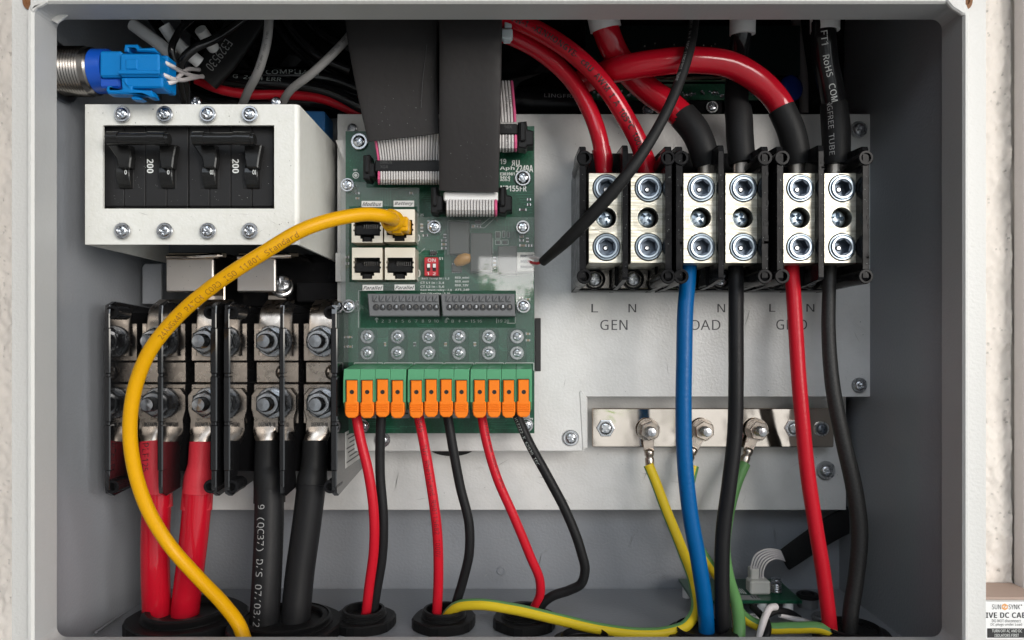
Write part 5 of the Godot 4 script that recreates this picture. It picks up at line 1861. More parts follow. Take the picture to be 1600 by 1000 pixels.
	for q in [[[[305, 24, 0.350], [278, 52, 0.341], [268, 80, 0.339], [276, 105, 0.343], [288, 160, 0.37]], 0.0016], [[[388, 24, 0.354], [360, 45, 0.350], [335, 61, 0.346], [302, 77, 0.342], [284, 95, 0.343], [290, 130, 0.355], [292, 160, 0.374]], 0.0020], [[[352, 112, 0.386], [400, 118, 0.386], [470, 118, 0.389], [520, 124, 0.393], [575, 145, 0.395]], 0.0033], [[[338, 122, 0.384], [395, 128, 0.384], [460, 133, 0.386], [510, 143, 0.389], [575, 172, 0.392]], 0.0036], [[[370, 84, 0.392], [385, 105, 0.392], [420, 120, 0.392], [470, 126, 0.394], [560, 150, 0.396]], 0.0022], [[[425, 28, 0.400], [450, 62, 0.398], [490, 98, 0.398], [530, 120, 0.399], [575, 140, 0.40]], 0.0028], [[[408, 40, 0.404], [402, 90, 0.399], [404, 140, 0.395], [398, 165, 0.392]], 0.0030], [[[330, 26, 0.405], [352, 60, 0.402], [380, 96, 0.400], [420, 108, 0.402], [540, 108, 0.404]], 0.0024]]:
		var where: String = ["thin black wire curving down left of the white tubes", "thin black wire looping over the middle white tube", "upper glossy black cable running right behind the grey cables", "lower glossy black cable running right behind the grey cables", "narrow black wire just above the glossy black pair", "black cable slanting down from the right grey cable's top", "black cable hanging straight behind the left grey cable", "highest black wire far back behind the printed sleeve"][n]
		var w := cable("black_wire", where, "wire", "black wires at the top left of the box", q[0], q[1], mats.cable_black_gloss)
		if n == 2: write_on(w[0], w[1], "COMPLIANT", 0.0024, 0.022, 0.25, 1, mats.print_pale, font_regular, 1.5)
		if n == 3: write_on(w[0], w[1], "G  2464 ERR", 0.0022, 0.010, 0.3, 1, mats.print_pale, font_regular, 1.5)
		n += 1
	cable("red_wire", "lower red wire sagging behind the top of the breaker housing", "wire", "red wires at the top left of the box", [[306, 124, 0.372], [335, 137, 0.374], [380, 147, 0.378], [440, 148, 0.384], [500, 154, 0.388], [570, 182, 0.394]], 0.0024, mats.cable_red)
	cable("red_wire", "upper dark red wire half hidden behind the glossy black pair", "wire", "red wires at the top left of the box", [[352, 70, 0.398], [345, 100, 0.396], [372, 132, 0.390], [440, 142, 0.391], [520, 140, 0.396], [575, 150, 0.398]], 0.0022, mats.cable_red)
	n = 0
	for q in [[[[232, 18, 0.392], [250, 44, 0.390], [262, 62, 0.388]], 0.0030], [[[284, 18, 0.398], [300, 44, 0.396], [318, 62, 0.394]], 0.0030], [[[338, 18, 0.396], [352, 40, 0.394], [376, 66, 0.392], [400, 84, 0.394]], 0.0026], [[[440, 20, 0.388], [462, 52, 0.386], [500, 88, 0.386], [548, 110, 0.388]], 0.0026], [[[470, 20, 0.404], [500, 50, 0.402], [545, 76, 0.402], [580, 90, 0.404]], 0.0030], [[[300, 150, 0.392], [340, 156, 0.390], [400, 160, 0.389], [470, 158, 0.391], [540, 166, 0.394]], 0.0026], [[[310, 100, 0.378], [330, 112, 0.380], [352, 116, 0.384], [380, 116, 0.388]], 0.0030]]:
		var where: String = ["black wire entering the leftmost white tube from above", "black wire entering the middle white tube from above", "black wire passing behind the top of the printed sleeve", "glossy black wire slanting right, between the two grey cables", "highest black wire beside the wide flat sleeve", "lowest black wire just above the breaker housing", "short black cable end beside the printed sleeve's lower edge"][n]
		cable("black_wire", where, "wire", "black wires at the top left of the box", q[0], q[1], mats.cable_black_gloss)
		n += 1
	# flat black printed sleeve
	var o := path_of([[400, 10, 0.366, 0.0084, 0.0022], [374, 50, 0.364, 0.0084, 0.0022], [345, 92, 0.364, 0.0082, 0.0024], [320, 124, 0.365, 0.0072, 0.0026]], 0.008)
	g = Geo.new()
	sweep(g, o, 24, 0.7)
	var s := solo("printed_sleeve", g, mats.shrink_black, "flat black sleeve with white dotted print gathering the thin white wires", "cable sleeve")
	write_on(s, o, "E329530", 0.0046, 0.0225, -0.04, 1, mats.print_grey, font_mono, -0.0165)
	# two grey cables
	var q1 := cable("grey_cable", "left grey cable hanging above the breaker housing", "cable", "grey cables above the breaker housing", [[421, 18, 0.338], [417, 65, 0.338], [406, 105, 0.342], [388, 142, 0.354], [376, 170, 0.370]], 0.0020, mats.cable_grey)
	write_on(q1[0], q1[1], "VW-1  300V  AWM 2464", 0.0010, 0.010, 0.2, 1, mats.print_dark)
	q1 = cable("grey_cable", "right grey cable slanting down to the top of the breaker housing", "cable", "grey cables above the breaker housing", [[556, 44, 0.352], [528, 76, 0.346], [488, 114, 0.345], [455, 140, 0.352], [436, 172, 0.368]], 0.0019, mats.cable_grey)
	write_on(q1[0], q1[1], "AWM 2464  80C 300V", 0.0010, 0.006, 0.1, 1, mats.print_dark)
	# blue component behind the housing
	t = thing("blue_relay", "blue block behind the top right corner of the breaker housing", "relay", P(493, 205, 0.39))
	part(t, "case", gbox(474, 173, 507, 212, 0.3820, 0.400, 0.0006), mats.coil_blue)
	# zip tie
	t = thing("zip_tie", "white zip tie hanging beside the two thinner red cables", "zip tie", P(792, 62, 0.350))
	part(t, "head", gbox(782.5, 43, 801, 60, 0.3400, 0.3445, 0.0008), mats.zip_tie)
	part(t, "pawl", gbox(786, 60.2, 797.5, 64.5, 0.3408, 0.3440, 0.0004), mats.zip_tie)
	part(t, "strap", gbox(788.5, 18, 799.5, 43.2, 0.3412, 0.3424, 0.0003), mats.zip_tie)
	# green power board far back
	t = thing("power_board", "dark green power board edge with shiny solder joints behind the thick red cable", "circuit board", P(1080, 155, 0.3930))
	part(t, "edge", gbox(925, 131, 1245, 156, 0.3880, 0.3896), mats.board_green)
	part(t, "heat_sink", gbox(920, 118.5, 1136, 124.5, 0.3835, 0.3870, 0.0004), mats.nickel_mirror)
	part(t, "lower_strip", gbox(930, 157, 1128, 176, 0.3900, 0.3908), mats.black_plastic)
	part(t, "upper_face", gbox(915, 40, 1250, 117, 0.3920, 0.3932), mat("board_dark", lin(0.004, 0.012, 0.012), 0.35))
	for i in 44:
		var x := 930.0 + i * 7.1 + rng.randf_range(-3, 3)
		var jg := Geo.new()
		var jr := rng.randf_range(2.4, 4.6)
		jg.lathe([Vector2(L(jr, 0.3880), 0.0), Vector2(L(jr * 0.7, 0.3880), 0.0008), Vector2(L(jr * 0.3, 0.3880), 0.0016), Vector2(0.0, 0.0017)], Transform3D(Basis(), P(x, 146 + rng.randf_range(-3, 4), 0.3880)), 10, true)
		part(t, "solder_joint", jg, mats.chrome)
	for q in [[1006, 70], [1022, 66], [1052, 68], [1098, 69], [1110, 70], [1116, 67]]:
		part(t, "solder_joint", gbox(q[0], q[1], q[0] + 3, q[1] + 3, 0.3912, 0.3919, 0.0002), mats.chrome)
	screw(t, 1112, 168, 0.3898, 7.5, 9.5, mats.chrome)
	screw(t, 1012, 172, 0.3898, 6.5, 9.0, mats.steel_dark)
	# blue disc varistor
	g = Geo.new()
	g.lathe([Vector2(0.0, 0.0026), Vector2(0.0040, 0.0024), Vector2(0.0064, 0.0014), Vector2(0.0070, 0.0), Vector2(0.0064, -0.0014), Vector2(0.0, -0.0026)], Transform3D(Basis.from_euler(Vector3(0, 0.35, 0)), P(1236, 138, 0.382)), 28, true)
	solo("varistor", g, mats.varistor_blue, "dark blue disc component behind the end of the arched red cable", "varistor")
	cable("grey_cable", "thin grey cable hanging far back left of the printed black cable", "cable", "", [[1243, 28, 0.402], [1248, 70, 0.402], [1255, 120, 0.402], [1256, 178, 0.402]], 0.0024, mat("cable_grey_pink", lin(0.17, 0.15, 0.15), 0.5))

# ------------------------------------------------------------------ ribbon cables
func ribbon_geo(rows: Array, wires: int, red_at: int, amp: float) -> Geo:
	# rows of [x0, x1, y, d]
	var g := Geo.new()
	var per := 6
	var pts := []
	for r in rows:
		var line := []
		for i in wires * per + 1:
			var f := float(i) / (wires * per)
			var w := P(lerpf(r[0], r[1], f), r[2], r[3])
			line.append(w)
		pts.append(line)
	var nr := rows.size()
	var pos := func(j: int, i: int) -> Vector3:
		var p: Vector3 = pts[j][i]
		var t: Vector3 = (pts[mini(j + 1, nr - 1)][i] - pts[maxi(j - 1, 0)][i]).normalized()
		var n := Vector3(1, 0, 0).cross(t).normalized()
		if rows[0][2] < rows[nr - 1][2]: n = -n
		var ph := float(i % per) / per
		return p + n * amp * (sqrt(maxf(0.0, 1.0 - pow(2.0 * ph - 1.0, 2.0))))
	var grid := []
	for j in nr:
		var line := []
		for i in wires * per + 1: line.append(pos.call(j, i))
		grid.append(line)
	for j in nr - 1:
		for i in wires * per:
			var wv := i / per
			g.col = lin(0.42, 0.012, 0.05) if wv == red_at else (lin(0.36, 0.335, 0.32) if i % per not in [0, per - 1] else lin(0.10, 0.09, 0.088))  # darker web cells: groove shade between wires put into the colour
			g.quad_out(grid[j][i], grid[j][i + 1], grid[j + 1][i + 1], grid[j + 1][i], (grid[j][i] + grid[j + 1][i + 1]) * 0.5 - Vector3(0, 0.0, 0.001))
	return g

func latch(t: Node, x0: float, y0: float, x1: float, y1: float, d: float) -> void:
	var w := x1 - x0
	var h := y1 - y0
	var l := part(t, "latch", gpoly([[x0, y0 + h * 0.04], [x0 + w * 0.55, y0], [x0 + w * 0.62, y0 + h * 0.3], [x1, y0 + h * 0.36], [x1, y1 - h * 0.12], [x0 + w * 0.6, y1 - h * 0.1], [x0 + w * 0.5, y1], [x0, y1 - h * 0.04]], d, 0.010, 0.0006), mats.black_nylon)
	part(l, "finger_tab", gbox(x0 + w * 0.12, y0 + h * 0.02, x0 + w * 0.5, y0 + h * 0.72, d - 0.0016, d + 0.002, 0.0006), mats.black_nylon)

func ribbons() -> void:
	# left ribbon
	var t := thing("ribbon_cable", "wide grey ribbon cable with a red edge at the top left of the circuit board", "ribbon cable", P(637, 290, 0.36), "grey ribbon cables on the circuit board")
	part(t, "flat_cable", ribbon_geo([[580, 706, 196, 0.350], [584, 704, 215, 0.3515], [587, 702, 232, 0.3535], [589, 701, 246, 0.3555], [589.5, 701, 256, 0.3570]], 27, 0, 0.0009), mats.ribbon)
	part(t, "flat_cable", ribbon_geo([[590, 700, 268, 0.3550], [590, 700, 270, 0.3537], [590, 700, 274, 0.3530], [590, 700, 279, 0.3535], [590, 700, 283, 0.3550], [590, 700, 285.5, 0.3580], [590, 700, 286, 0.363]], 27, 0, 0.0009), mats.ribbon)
	part(t, "plug_bar", gbox(585, 250, 700, 268, 0.3530, 0.362, 0.0006), mats.black_nylon)
	part(t, "plug_body", gbox(585, 266, 702, 281, 0.3585, 0.371, 0.0006), mats.black_nylon)
	write_rect(t, "OMRON", 594, 251.5, 612, 256, 0.35288, mats.relay_grey)
	write_rect(t, "XG4", 594, 258, 606, 263, 0.35288, mats.relay_grey)
	latch(t, 567, 241, 586, 281, 0.3540)
	# middle ribbon
	t = thing("ribbon_cable", "grey ribbon cable with a white plug bar under the narrow black sleeve", "ribbon cable", P(735, 335, 0.36), "grey ribbon cables on the circuit board")
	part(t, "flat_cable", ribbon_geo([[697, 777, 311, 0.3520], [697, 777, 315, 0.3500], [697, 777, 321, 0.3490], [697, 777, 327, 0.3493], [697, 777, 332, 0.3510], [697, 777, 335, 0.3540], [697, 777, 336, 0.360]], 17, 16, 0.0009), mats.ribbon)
	part(t, "plug_bar", gbox(693, 299, 778, 314, 0.3500, 0.359, 0.0007), mats.sleeve_white)
	part(t, "plug_body", gbox(689, 312, 781, 329, 0.3570, 0.371, 0.0006), mats.black_nylon)
	latch(t, 673, 291, 692, 334, 0.3520)
	latch(t, 779, 291, 800, 334, 0.3520)
	# right ribbon, mostly behind the sleeve
	t = thing("ribbon_cable", "narrow visible strip of ribbon cable right of the black sleeve, with black print", "ribbon cable", P(795, 236, 0.36), "grey ribbon cables on the circuit board")
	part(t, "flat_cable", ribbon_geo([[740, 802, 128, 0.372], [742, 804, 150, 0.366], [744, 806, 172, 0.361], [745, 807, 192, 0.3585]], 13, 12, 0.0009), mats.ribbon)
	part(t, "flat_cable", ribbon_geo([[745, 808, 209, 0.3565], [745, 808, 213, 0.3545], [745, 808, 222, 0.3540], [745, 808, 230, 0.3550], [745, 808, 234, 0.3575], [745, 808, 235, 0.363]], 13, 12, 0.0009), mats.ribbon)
	part(t, "plug_bar", gbox(744, 193, 809, 210, 0.3535, 0.362, 0.0006), mats.black_nylon)
	write_rect(t, "50X", 788, 195.5, 800, 200.5, 0.35338, mats.relay_grey)
	write_rect(t, "2651 28AWG", 790, 150, 793.5, 175, 0.3573, mats.print_black, font_mono, 0.0, 1)
	write_rect(t, "VW-1 105", 791, 211, 794.5, 233, 0.3530, mats.print_black, font_mono, 0.0, 1)
	write_rect(t, "E1482 300V", 796.5, 148, 799, 178, 0.3573, mats.print_black, font_mono, 0.0, 1)
	latch(t, 809, 189, 834, 232, 0.3540)
	# wide black sleeves
	var o := path_of([[611, -4, 0.338, 0.0218, 0.0013], [613.5, 60, 0.340, 0.0208, 0.0014], [621, 140, 0.3445, 0.0188, 0.0014], [631, 215, 0.348, 0.0170, 0.0013]], 0.02)
	var g := Geo.new()
	sweep(g, o, 40, 0.55)
	var s := solo("ribbon_sleeve", g, mats.sleeve_black, "wide matt black flat sleeve narrowing down to the left ribbon cable", "cable sleeve", "flat black sleeves over the ribbon cables")
	g = Geo.new()
	var sp := path_of([[668, 24, 0.3390], [667, 70, 0.3395], [661, 120, 0.3410], [658, 168, 0.3435]], 0.00012)
	sweep(g, sp, 6)
	part(s, "scratch", g, mats.print_dark)
	specks(s, 575, 40, 680, 200, 0.3425, 46, mats.print_grey, 0.00022)
	o = path_of([[735, -4, 0.330, 0.0143, 0.0016], [735, 80, 0.333, 0.0141, 0.0022], [734, 180, 0.339, 0.0141, 0.0020], [732.5, 299, 0.3475, 0.0140, 0.0013]], 0.014)
	g = Geo.new()
	sweep(g, o, 40, 0.6)
	s = solo("ribbon_sleeve", g, mats.sleeve_black, "narrower matt black flat sleeve hanging in front, ending at the white plug bar", "cable sleeve", "flat black sleeves over the ribbon cables")
	specks(s, 700, 100, 770, 290, 0.3390, 30, mats.print_grey, 0.00022)

# ------------------------------------------------------------------ battery cables
func big_lug(parent: Node, x: float, cx2: float, ang: float) -> void:
	# flat palm under the nut, a neck and a barrel with its open end
	var d := 0.3735
	var g := gpoly([[x - 18, 655], [x - 22, 640], [x - 22, 618], [x - 13, 606], [x + 13, 606], [x + 22, 618], [x + 22, 640], [x + 21, 676], [x - 19, 676]], d - 0.001, 0.0022, 0.0004)
	part(parent, "lug_palm", g, mats.nickel)
	g = Geo.new()
	var o := path_of([[x + 1, 666, d, 0.0062, 0.0011], [x + 1, 676, d - 0.0006, 0.0060, 0.0018], [cx2, 690, d - 0.002, 0.0055, 0.0042], [cx2, 712, d - 0.003, 0.0052, 0.0052]], 0.006, 6)
	sweep(g, o, 22, 0.8)
	part(parent, "lug_barrel", g, mats.nickel)
	write_rect(parent, "OGENK70-10", x - 10, 660, x + 16, 667, d - 0.0012, mats.print_dark, font_bold)

func cables_battery() -> void:
	var a := cable("battery_cable", "thick red battery cable at left, crossed by the yellow cable", "cable", "thick red battery cables", [[246, 770, 0.3650], [243, 830, 0.3645], [243, 900, 0.3645], [245, 960, 0.3650], [245, 1002, 0.3650]], 0.0067, mats.cable_red_gloss, 28)
	var sh := tube_part(a[0], "heat_shrink", [[238, 689, 0.3705, 0.0060, 0.0056], [240, 735, 0.3685, 0.0066, 0.0066], [243, 757, 0.3668, 0.0074, 0.0074], [245, 794, 0.3655, 0.0073, 0.0073]], 0.007, mats.shrink_red, 28)
	write_on(a[0], sh, "PLF125", 0.0030, 0.001, -0.10, 1, mats.print_black, font_mono, 1.0)
	big_lug(a[0], 235, 238, 0)
	a = cable("battery_cable", "thick red battery cable leaning left below its pink-red shrink tube", "cable", "thick red battery cables", [[309, 770, 0.3650], [304, 830, 0.3645], [297, 890, 0.3645], [290, 950, 0.3650], [287, 1002, 0.3650]], 0.0067, mats.cable_red_gloss, 28)
	tube_part(a[0], "heat_shrink", [[315, 690, 0.3705, 0.0057, 0.0056], [313, 725, 0.3690, 0.0058, 0.0060], [311, 745, 0.3675, 0.0070, 0.0072], [307, 796, 0.3655, 0.0073, 0.0073]], 0.007, mats.shrink_red, 28)
	big_lug(a[0], 315, 315, 0)
	a = cable("battery_cable", "thick black battery cable with white dotted date print", "cable", "thick black battery cables", [[421, 765, 0.3650], [420, 830, 0.3620], [416, 920, 0.3580], [411, 1004, 0.3560]], 0.0070, mats.cable_black, 28)
	tube_part(a[0], "heat_shrink", [[418, 688, 0.3705, 0.0060, 0.0056], [419, 735, 0.3685, 0.0066, 0.0066], [421, 748, 0.3668, 0.0076, 0.0076], [421, 785, 0.3655, 0.0076, 0.0076]], 0.007, mats.shrink_black, 28)
	write_on(a[0], a[1], "9 (QC37) D/S 07/03/2022", 0.0044, 0.0068, -0.30, 1, mats.print_grey, font_mono, -0.065)
	big_lug(a[0], 414, 418, 0)
	a = cable("battery_cable", "thick plain black battery cable leaning left, nearest the circuit board", "cable", "thick black battery cables", [[487, 755, 0.3650], [479, 820, 0.3640], [468, 900, 0.3620], [459, 1004, 0.3580]], 0.0070, mats.cable_black, 28)
	tube_part(a[0], "heat_shrink", [[492, 688, 0.3705, 0.0060, 0.0056], [490, 735, 0.3685, 0.0066, 0.0066], [488, 748, 0.3668, 0.0074, 0.0074], [486, 766, 0.3655, 0.0074, 0.0074]], 0.007, mats.shrink_black, 28)
	big_lug(a[0], 496, 492, 0)

# ------------------------------------------------------------------ signal wires and the patch cord
func cables_signal() -> void:
	var y := cable("patch_cord", "yellow network patch cord curving across the left side of the box", "network cable", "", [[616, 344.5, 0.3440], [611, 341, 0.3370], [599, 337.5, 0.3300], [575, 335.0, 0.3250], [540, 339, 0.320], [480, 356, 0.313], [410, 396, 0.310], [330, 449, 0.311], [272, 500, 0.315], [232, 552, 0.318], [211, 606, 0.321], [203, 666, 0.324], [210, 732, 0.328], [232, 798, 0.333], [268, 856, 0.338], [312, 905, 0.338], [350, 945, 0.334], [374, 978, 0.330], [385, 1008, 0.327]], 0.00305, mats.cable_yellow, 24)
	write_on(y[0], y[1], "24AWGx4P PATCH CORD ISO 11801 Standard", 0.0025, y[1].length() * 0.40 + 0.012, 0.5, -1, mats.print_brown, font_mono, 1.02)
	var g := Geo.new()
	g.lathe([Vector2(0.0030, 0.0066), Vector2(0.0036, 0.0062), Vector2(0.0040, 0.0054), Vector2(0.0050, 0.0050), Vector2(0.0052, 0.0046), Vector2(0.0052, 0.0034), Vector2(0.0047, 0.0030), Vector2(0.0046, 0.0)], Transform3D(Basis.from_euler(Vector3(0.08, -0.40, 0)), P(618, 345, 0.3490)), 30)
	part(y[0], "boot", g, mats.cable_yellow)
	part(y[0], "plug", gbox(601, 338, 637, 361, 0.3490, 0.3610, 0.0006), mats.cable_yellow)
	part(y[0], "latch_tab", gbox(612, 358, 627, 364, 0.3500, 0.3590, 0.0004), mats.cable_yellow)
	part(y[0], "plug_window", gbox(629, 342, 635.5, 354, 0.3484, 0.3495, 0.0003), mats.cable_yellow)
	# wire pairs below the levers
	var a := cable("signal_wire", "thin red wire under the leftmost green terminal block", "wire", "thin wires from the green terminal blocks", [[555, 640, 0.3590], [562, 680, 0.3570], [576, 740, 0.3560], [584, 800, 0.3570], [584, 860, 0.3600], [577, 915, 0.3630], [571, 968, 0.366]], 0.00245, mats.cable_red)
	cable("signal_wire", "thin black wire beside the first thin red wire", "wire", "thin wires from the green terminal blocks", [[596, 640, 0.3590], [594, 690, 0.3600], [594, 740, 0.3610], [599, 810, 0.3620], [597, 870, 0.3640], [588, 925, 0.3660], [581, 968, 0.368]], 0.0024, mats.cable_black)
	a = cable("signal_wire", "thin red wire with dark print under the middle green terminal block", "wire", "thin wires from the green terminal blocks", [[652, 640, 0.3590], [662, 690, 0.3570], [674, 760, 0.3560], [683, 830, 0.3570], [685, 900, 0.3610], [682, 968, 0.366]], 0.00245, mats.cable_red)
	write_on(a[0], a[1], "0545 - TUV Rheinland R50115682 1000V", 0.0024, 0.004, 0.12, 1, mats.print_dark_red, font_mono, 1.02)
	cable("signal_wire", "thin black wire beside the printed red wire", "wire", "thin wires from the green terminal blocks", [[698, 640, 0.3590], [706, 690, 0.3590], [719, 760, 0.3600], [733, 820, 0.3610], [733, 865, 0.3620], [724, 905, 0.3640], [711, 950, 0.367], [707, 970, 0.369]], 0.00235, mats.cable_black)
	a = cable("signal_wire", "thin red wire slanting right under the rightmost green terminal block", "wire", "thin wires from the green terminal blocks", [[751, 640, 0.3590], [760, 690, 0.3560], [776, 745, 0.3550], [802, 805, 0.3560], [828, 868, 0.3590], [844, 910, 0.3620], [844, 928, 0.3640], [832, 955, 0.367]], 0.00225, mats.cable_red)
	write_on(a[0], a[1], "H1Z2Z2-K 4mm 1500V DC 2PfG", 0.0015, 0.006, 0.7, 1, mats.print_dark_red, font_mono, 1.1)
	a = cable("signal_wire", "thin black wire bending sharply back to the right gland", "wire", "thin wires from the green terminal blocks", [[804, 640, 0.3590], [826, 690, 0.3570], [856, 745, 0.3560], [887, 805, 0.3570], [908, 862, 0.3580], [914, 892, 0.3590], [908, 912, 0.3600], [890, 922, 0.3620], [862, 932, 0.3640], [846, 946, 0.366], [842, 960, 0.367]], 0.00235, mats.cable_black)
	write_on(a[0], a[1], "H1Z2Z2-K 62930 IEC", 0.0014, 0.004, -0.5, 1, mats.print_pale, font_mono, 1.2)

# ------------------------------------------------------------------ mains cables
func stripes(yellow_from: float, yellow_to: float) -> Callable:
	return func(a: float, _s: float) -> Color:
		var x := fposmod(a - yellow_from, TAU)
		return lin(0.44, 0.225, 0.002) if x < fposmod(yellow_to - yellow_from, TAU) else lin(0.014, 0.066, 0.010)

func cables_ac() -> void:
	# cables into the tops of the clamps
	var a := cable("power_cable", "red cable under the zip tie, dropping to the first clamp from the left", "cable", "red cables at the top of the box", [[770, 48, 0.349], [800, 58, 0.350], [848, 84, 0.352], [890, 122, 0.353], [921, 172, 0.352], [938, 222, 0.351], [944, 272, 0.352]], 0.0040, mats.cable_red_gloss, 22)
	tube_part(a[0], "heat_shrink", [[939, 232, 0.351, 0.0045], [943, 250, 0.3515, 0.0045], [943.5, 264, 0.352, 0.0042]], 0.0045, mats.cable_red_gloss, 22)
	a = cable("power_cable", "red cable with black printed letters, dropping to the second clamp from the left", "cable", "red cables at the top of the box", [[770, 22, 0.344], [805, 32, 0.344], [848, 52, 0.344], [896, 84, 0.344], [942, 130, 0.344], [974, 178, 0.346], [1000, 228, 0.349], [1012, 272, 0.352]], 0.0043, mats.cable_red_gloss, 24)
	write_on(a[0], a[1], "VW-1  -XINHONGYE-   cЯU  AWM  I  A  105°C  1000V", 0.0027, 0.009, -0.25, 1, mats.print_black, font_bold, 1.03)
	tube_part(a[0], "heat_shrink", [[1002, 236, 0.3495, 0.0046], [1009, 252, 0.351, 0.0046], [1012, 265, 0.352, 0.0044]], 0.0046, mats.cable_red_gloss, 22)
	a = cable("power_cable", "thick red cable coming straight out of a white sleeve, under the arched one", "cable", "thick red cables at the top of the box", [[937, 10, 0.345], [947, 48, 0.347], [968, 94, 0.354], [1012, 140, 0.358], [1050, 167, 0.356], [1071, 187, 0.3535]], 0.0063, mats.cable_red_gloss, 28)
	tube_part(a[0], "heat_shrink", [[1066, 180, 0.3545, 0.0068], [1086, 205, 0.352, 0.0068], [1098, 232, 0.351, 0.0066], [1104, 258, 0.352, 0.0062]], 0.0068, mats.shrink_black, 28)
	tube_part(a[0], "lug_neck", [[1104, 255, 0.352, 0.0046, 0.0030], [1105, 270, 0.353, 0.0046, 0.0030]], 0.005, mats.nickel_satin)
	tube_part(a[0], "number_sleeve", [[938, 6, 0.3450, 0.0073], [944, 34, 0.3462, 0.0073], [946.5, 46, 0.347, 0.0073]], 0.0078, mats.sleeve_white, 28)
	a = cable("power_cable", "thick red cable arching to the right over the other red cables", "cable", "thick red cables at the top of the box", [[900, 132, 0.370], [930, 120, 0.362], [972, 107, 0.345], [1025, 98, 0.340], [1085, 94, 0.339], [1140, 101, 0.341], [1186, 127, 0.345], [1218, 162, 0.350], [1236, 205, 0.350]], 0.0059, mats.cable_red_gloss, 28)
	tube_part(a[0], "heat_shrink", [[1221, 170, 0.350, 0.0063], [1236, 204, 0.3495, 0.0064], [1243, 232, 0.350, 0.0063], [1246, 256, 0.351, 0.0058]], 0.0063, mats.shrink_black, 28)
	tube_part(a[0], "lug_neck", [[1246, 252, 0.352, 0.0046, 0.0030], [1247, 270, 0.353, 0.0046, 0.0030]], 0.005, mats.nickel_satin)
	a = cable("power_cable", "thick black cable from the middle white sleeve, behind the arched red cable", "cable", "thick black cables at the top of the box", [[1160, 10, 0.345], [1158, 55, 0.348], [1153, 100, 0.357], [1151, 150, 0.358], [1153, 200, 0.354], [1158, 240, 0.352]], 0.0048, mats.cable_black_gloss, 26)
	tube_part(a[0], "heat_shrink", [[1152, 122, 0.360, 0.0055], [1152, 168, 0.3565, 0.0057], [1153, 172, 0.356, 0.0064], [1156, 215, 0.353, 0.0064], [1160, 256, 0.352, 0.0062]], 0.006, mats.shrink_black, 28)
	tube_part(a[0], "lug_neck", [[1160, 252, 0.352, 0.0046, 0.0030], [1160, 270, 0.353, 0.0046, 0.0030]], 0.005, mats.nickel_satin)
	var ns := tube_part(a[0], "number_sleeve", [[1161, 6, 0.3450, 0.0059], [1160, 54, 0.3472, 0.0059]], 0.0062, mats.sleeve_white, 26)
	write_on(a[0], ns, "2", 0.0028, 0.0062, 0.0, 1, mats.print_black, font_regular)
	a = cable("power_cable", "thick black cable at right with white letters running down it", "cable", "thick black cables at the top of the box", [[1287, 10, 0.345], [1287, 55, 0.346], [1290, 95, 0.349], [1297, 130, 0.352], [1304, 170, 0.355], [1306, 210, 0.353]], 0.0057, mats.cable_black_gloss, 28)
	write_on(a[0], a[1], "FT1   RoHS   COMPL", 0.0027, 0.0122, -0.36, 1, mats.print_white, font_regular, -0.0365)
	var hs := tube_part(a[0], "heat_shrink", [[1303, 164, 0.3555, 0.0064], [1306, 205, 0.353, 0.0066], [1307, 240, 0.352, 0.0063], [1307, 258, 0.352, 0.0058]], 0.0065, mats.shrink_black, 28)
	write_on(a[0], hs, "NGFREE  TUBE", 0.0024, 0.0004, -0.72, 1, mats.print_grey, font_regular, -0.026)
	tube_part(a[0], "lug_neck", [[1307, 254, 0.352, 0.0046, 0.0030], [1307, 270, 0.353, 0.0046, 0.0030]], 0.005, mats.nickel_satin)
	tube_part(a[0], "number_sleeve", [[1289, 6, 0.3450, 0.0066], [1289, 49, 0.3462, 0.0066]], 0.0070, mats.sleeve_white, 28)
	# the slim black cable that crosses in front
	a = cable("sensor_cable", "slim black cable slanting across the leftmost terminal block to the circuit board", "cable", "", [[1087, 14, 0.338, 0.0022], [1079, 70, 0.330, 0.0023], [1060, 132, 0.325, 0.0023], [1030, 196, 0.321, 0.00235], [985, 266, 0.319, 0.0026], [930, 330, 0.324, 0.0030], [885, 376, 0.334, 0.0028], [848, 409, 0.348, 0.0022]], 0.0025, mats.shrink_black, 22)
	write_on(a[0], a[1], "E329530 VW-1 105C LINGFREE TUBE", 0.0012, 0.006, -0.75, 1, mats.print_grey, font_mono, 1.2)
	tube_part(a[0], "core_wire", [[850, 407, 0.348], [842, 411, 0.352], [834, 411, 0.358], [826, 408, 0.364]], 0.0007, mats.cable_red, 10)
	tube_part(a[0], "core_wire", [[850, 406, 0.348], [842, 404, 0.353], [834, 402, 0.358], [824, 401, 0.364]], 0.0007, mats.wire_white, 10)
	# cables out of the bottoms of the clamps
	a = cable("load_cable", "bright blue cable hanging from the middle terminal block to the floor", "cable", "", [[1077, 402, 0.352], [1076, 424, 0.349], [1071, 480, 0.344], [1069, 560, 0.341], [1068, 640, 0.340], [1070, 720, 0.340], [1078, 800, 0.341], [1092, 880, 0.343], [1102, 950, 0.345], [1105, 1008, 0.345]], 0.0037, mats.cable_blue, 24)
	tube_part(a[0], "bare_strands", [[1077, 398, 0.352], [1077, 421, 0.350]], 0.0028, mats.copper, 14)
	cable("load_cable", "black cable hanging from the middle terminal block beside the blue one", "cable", "black cables hanging from the right terminals", [[1149, 402, 0.352], [1150, 440, 0.349], [1150, 520, 0.345], [1150, 600, 0.343], [1148, 680, 0.343], [1139, 760, 0.343], [1130, 830, 0.344], [1128, 910, 0.345], [1131, 1008, 0.345]], 0.0035, mats.cable_black, 24)
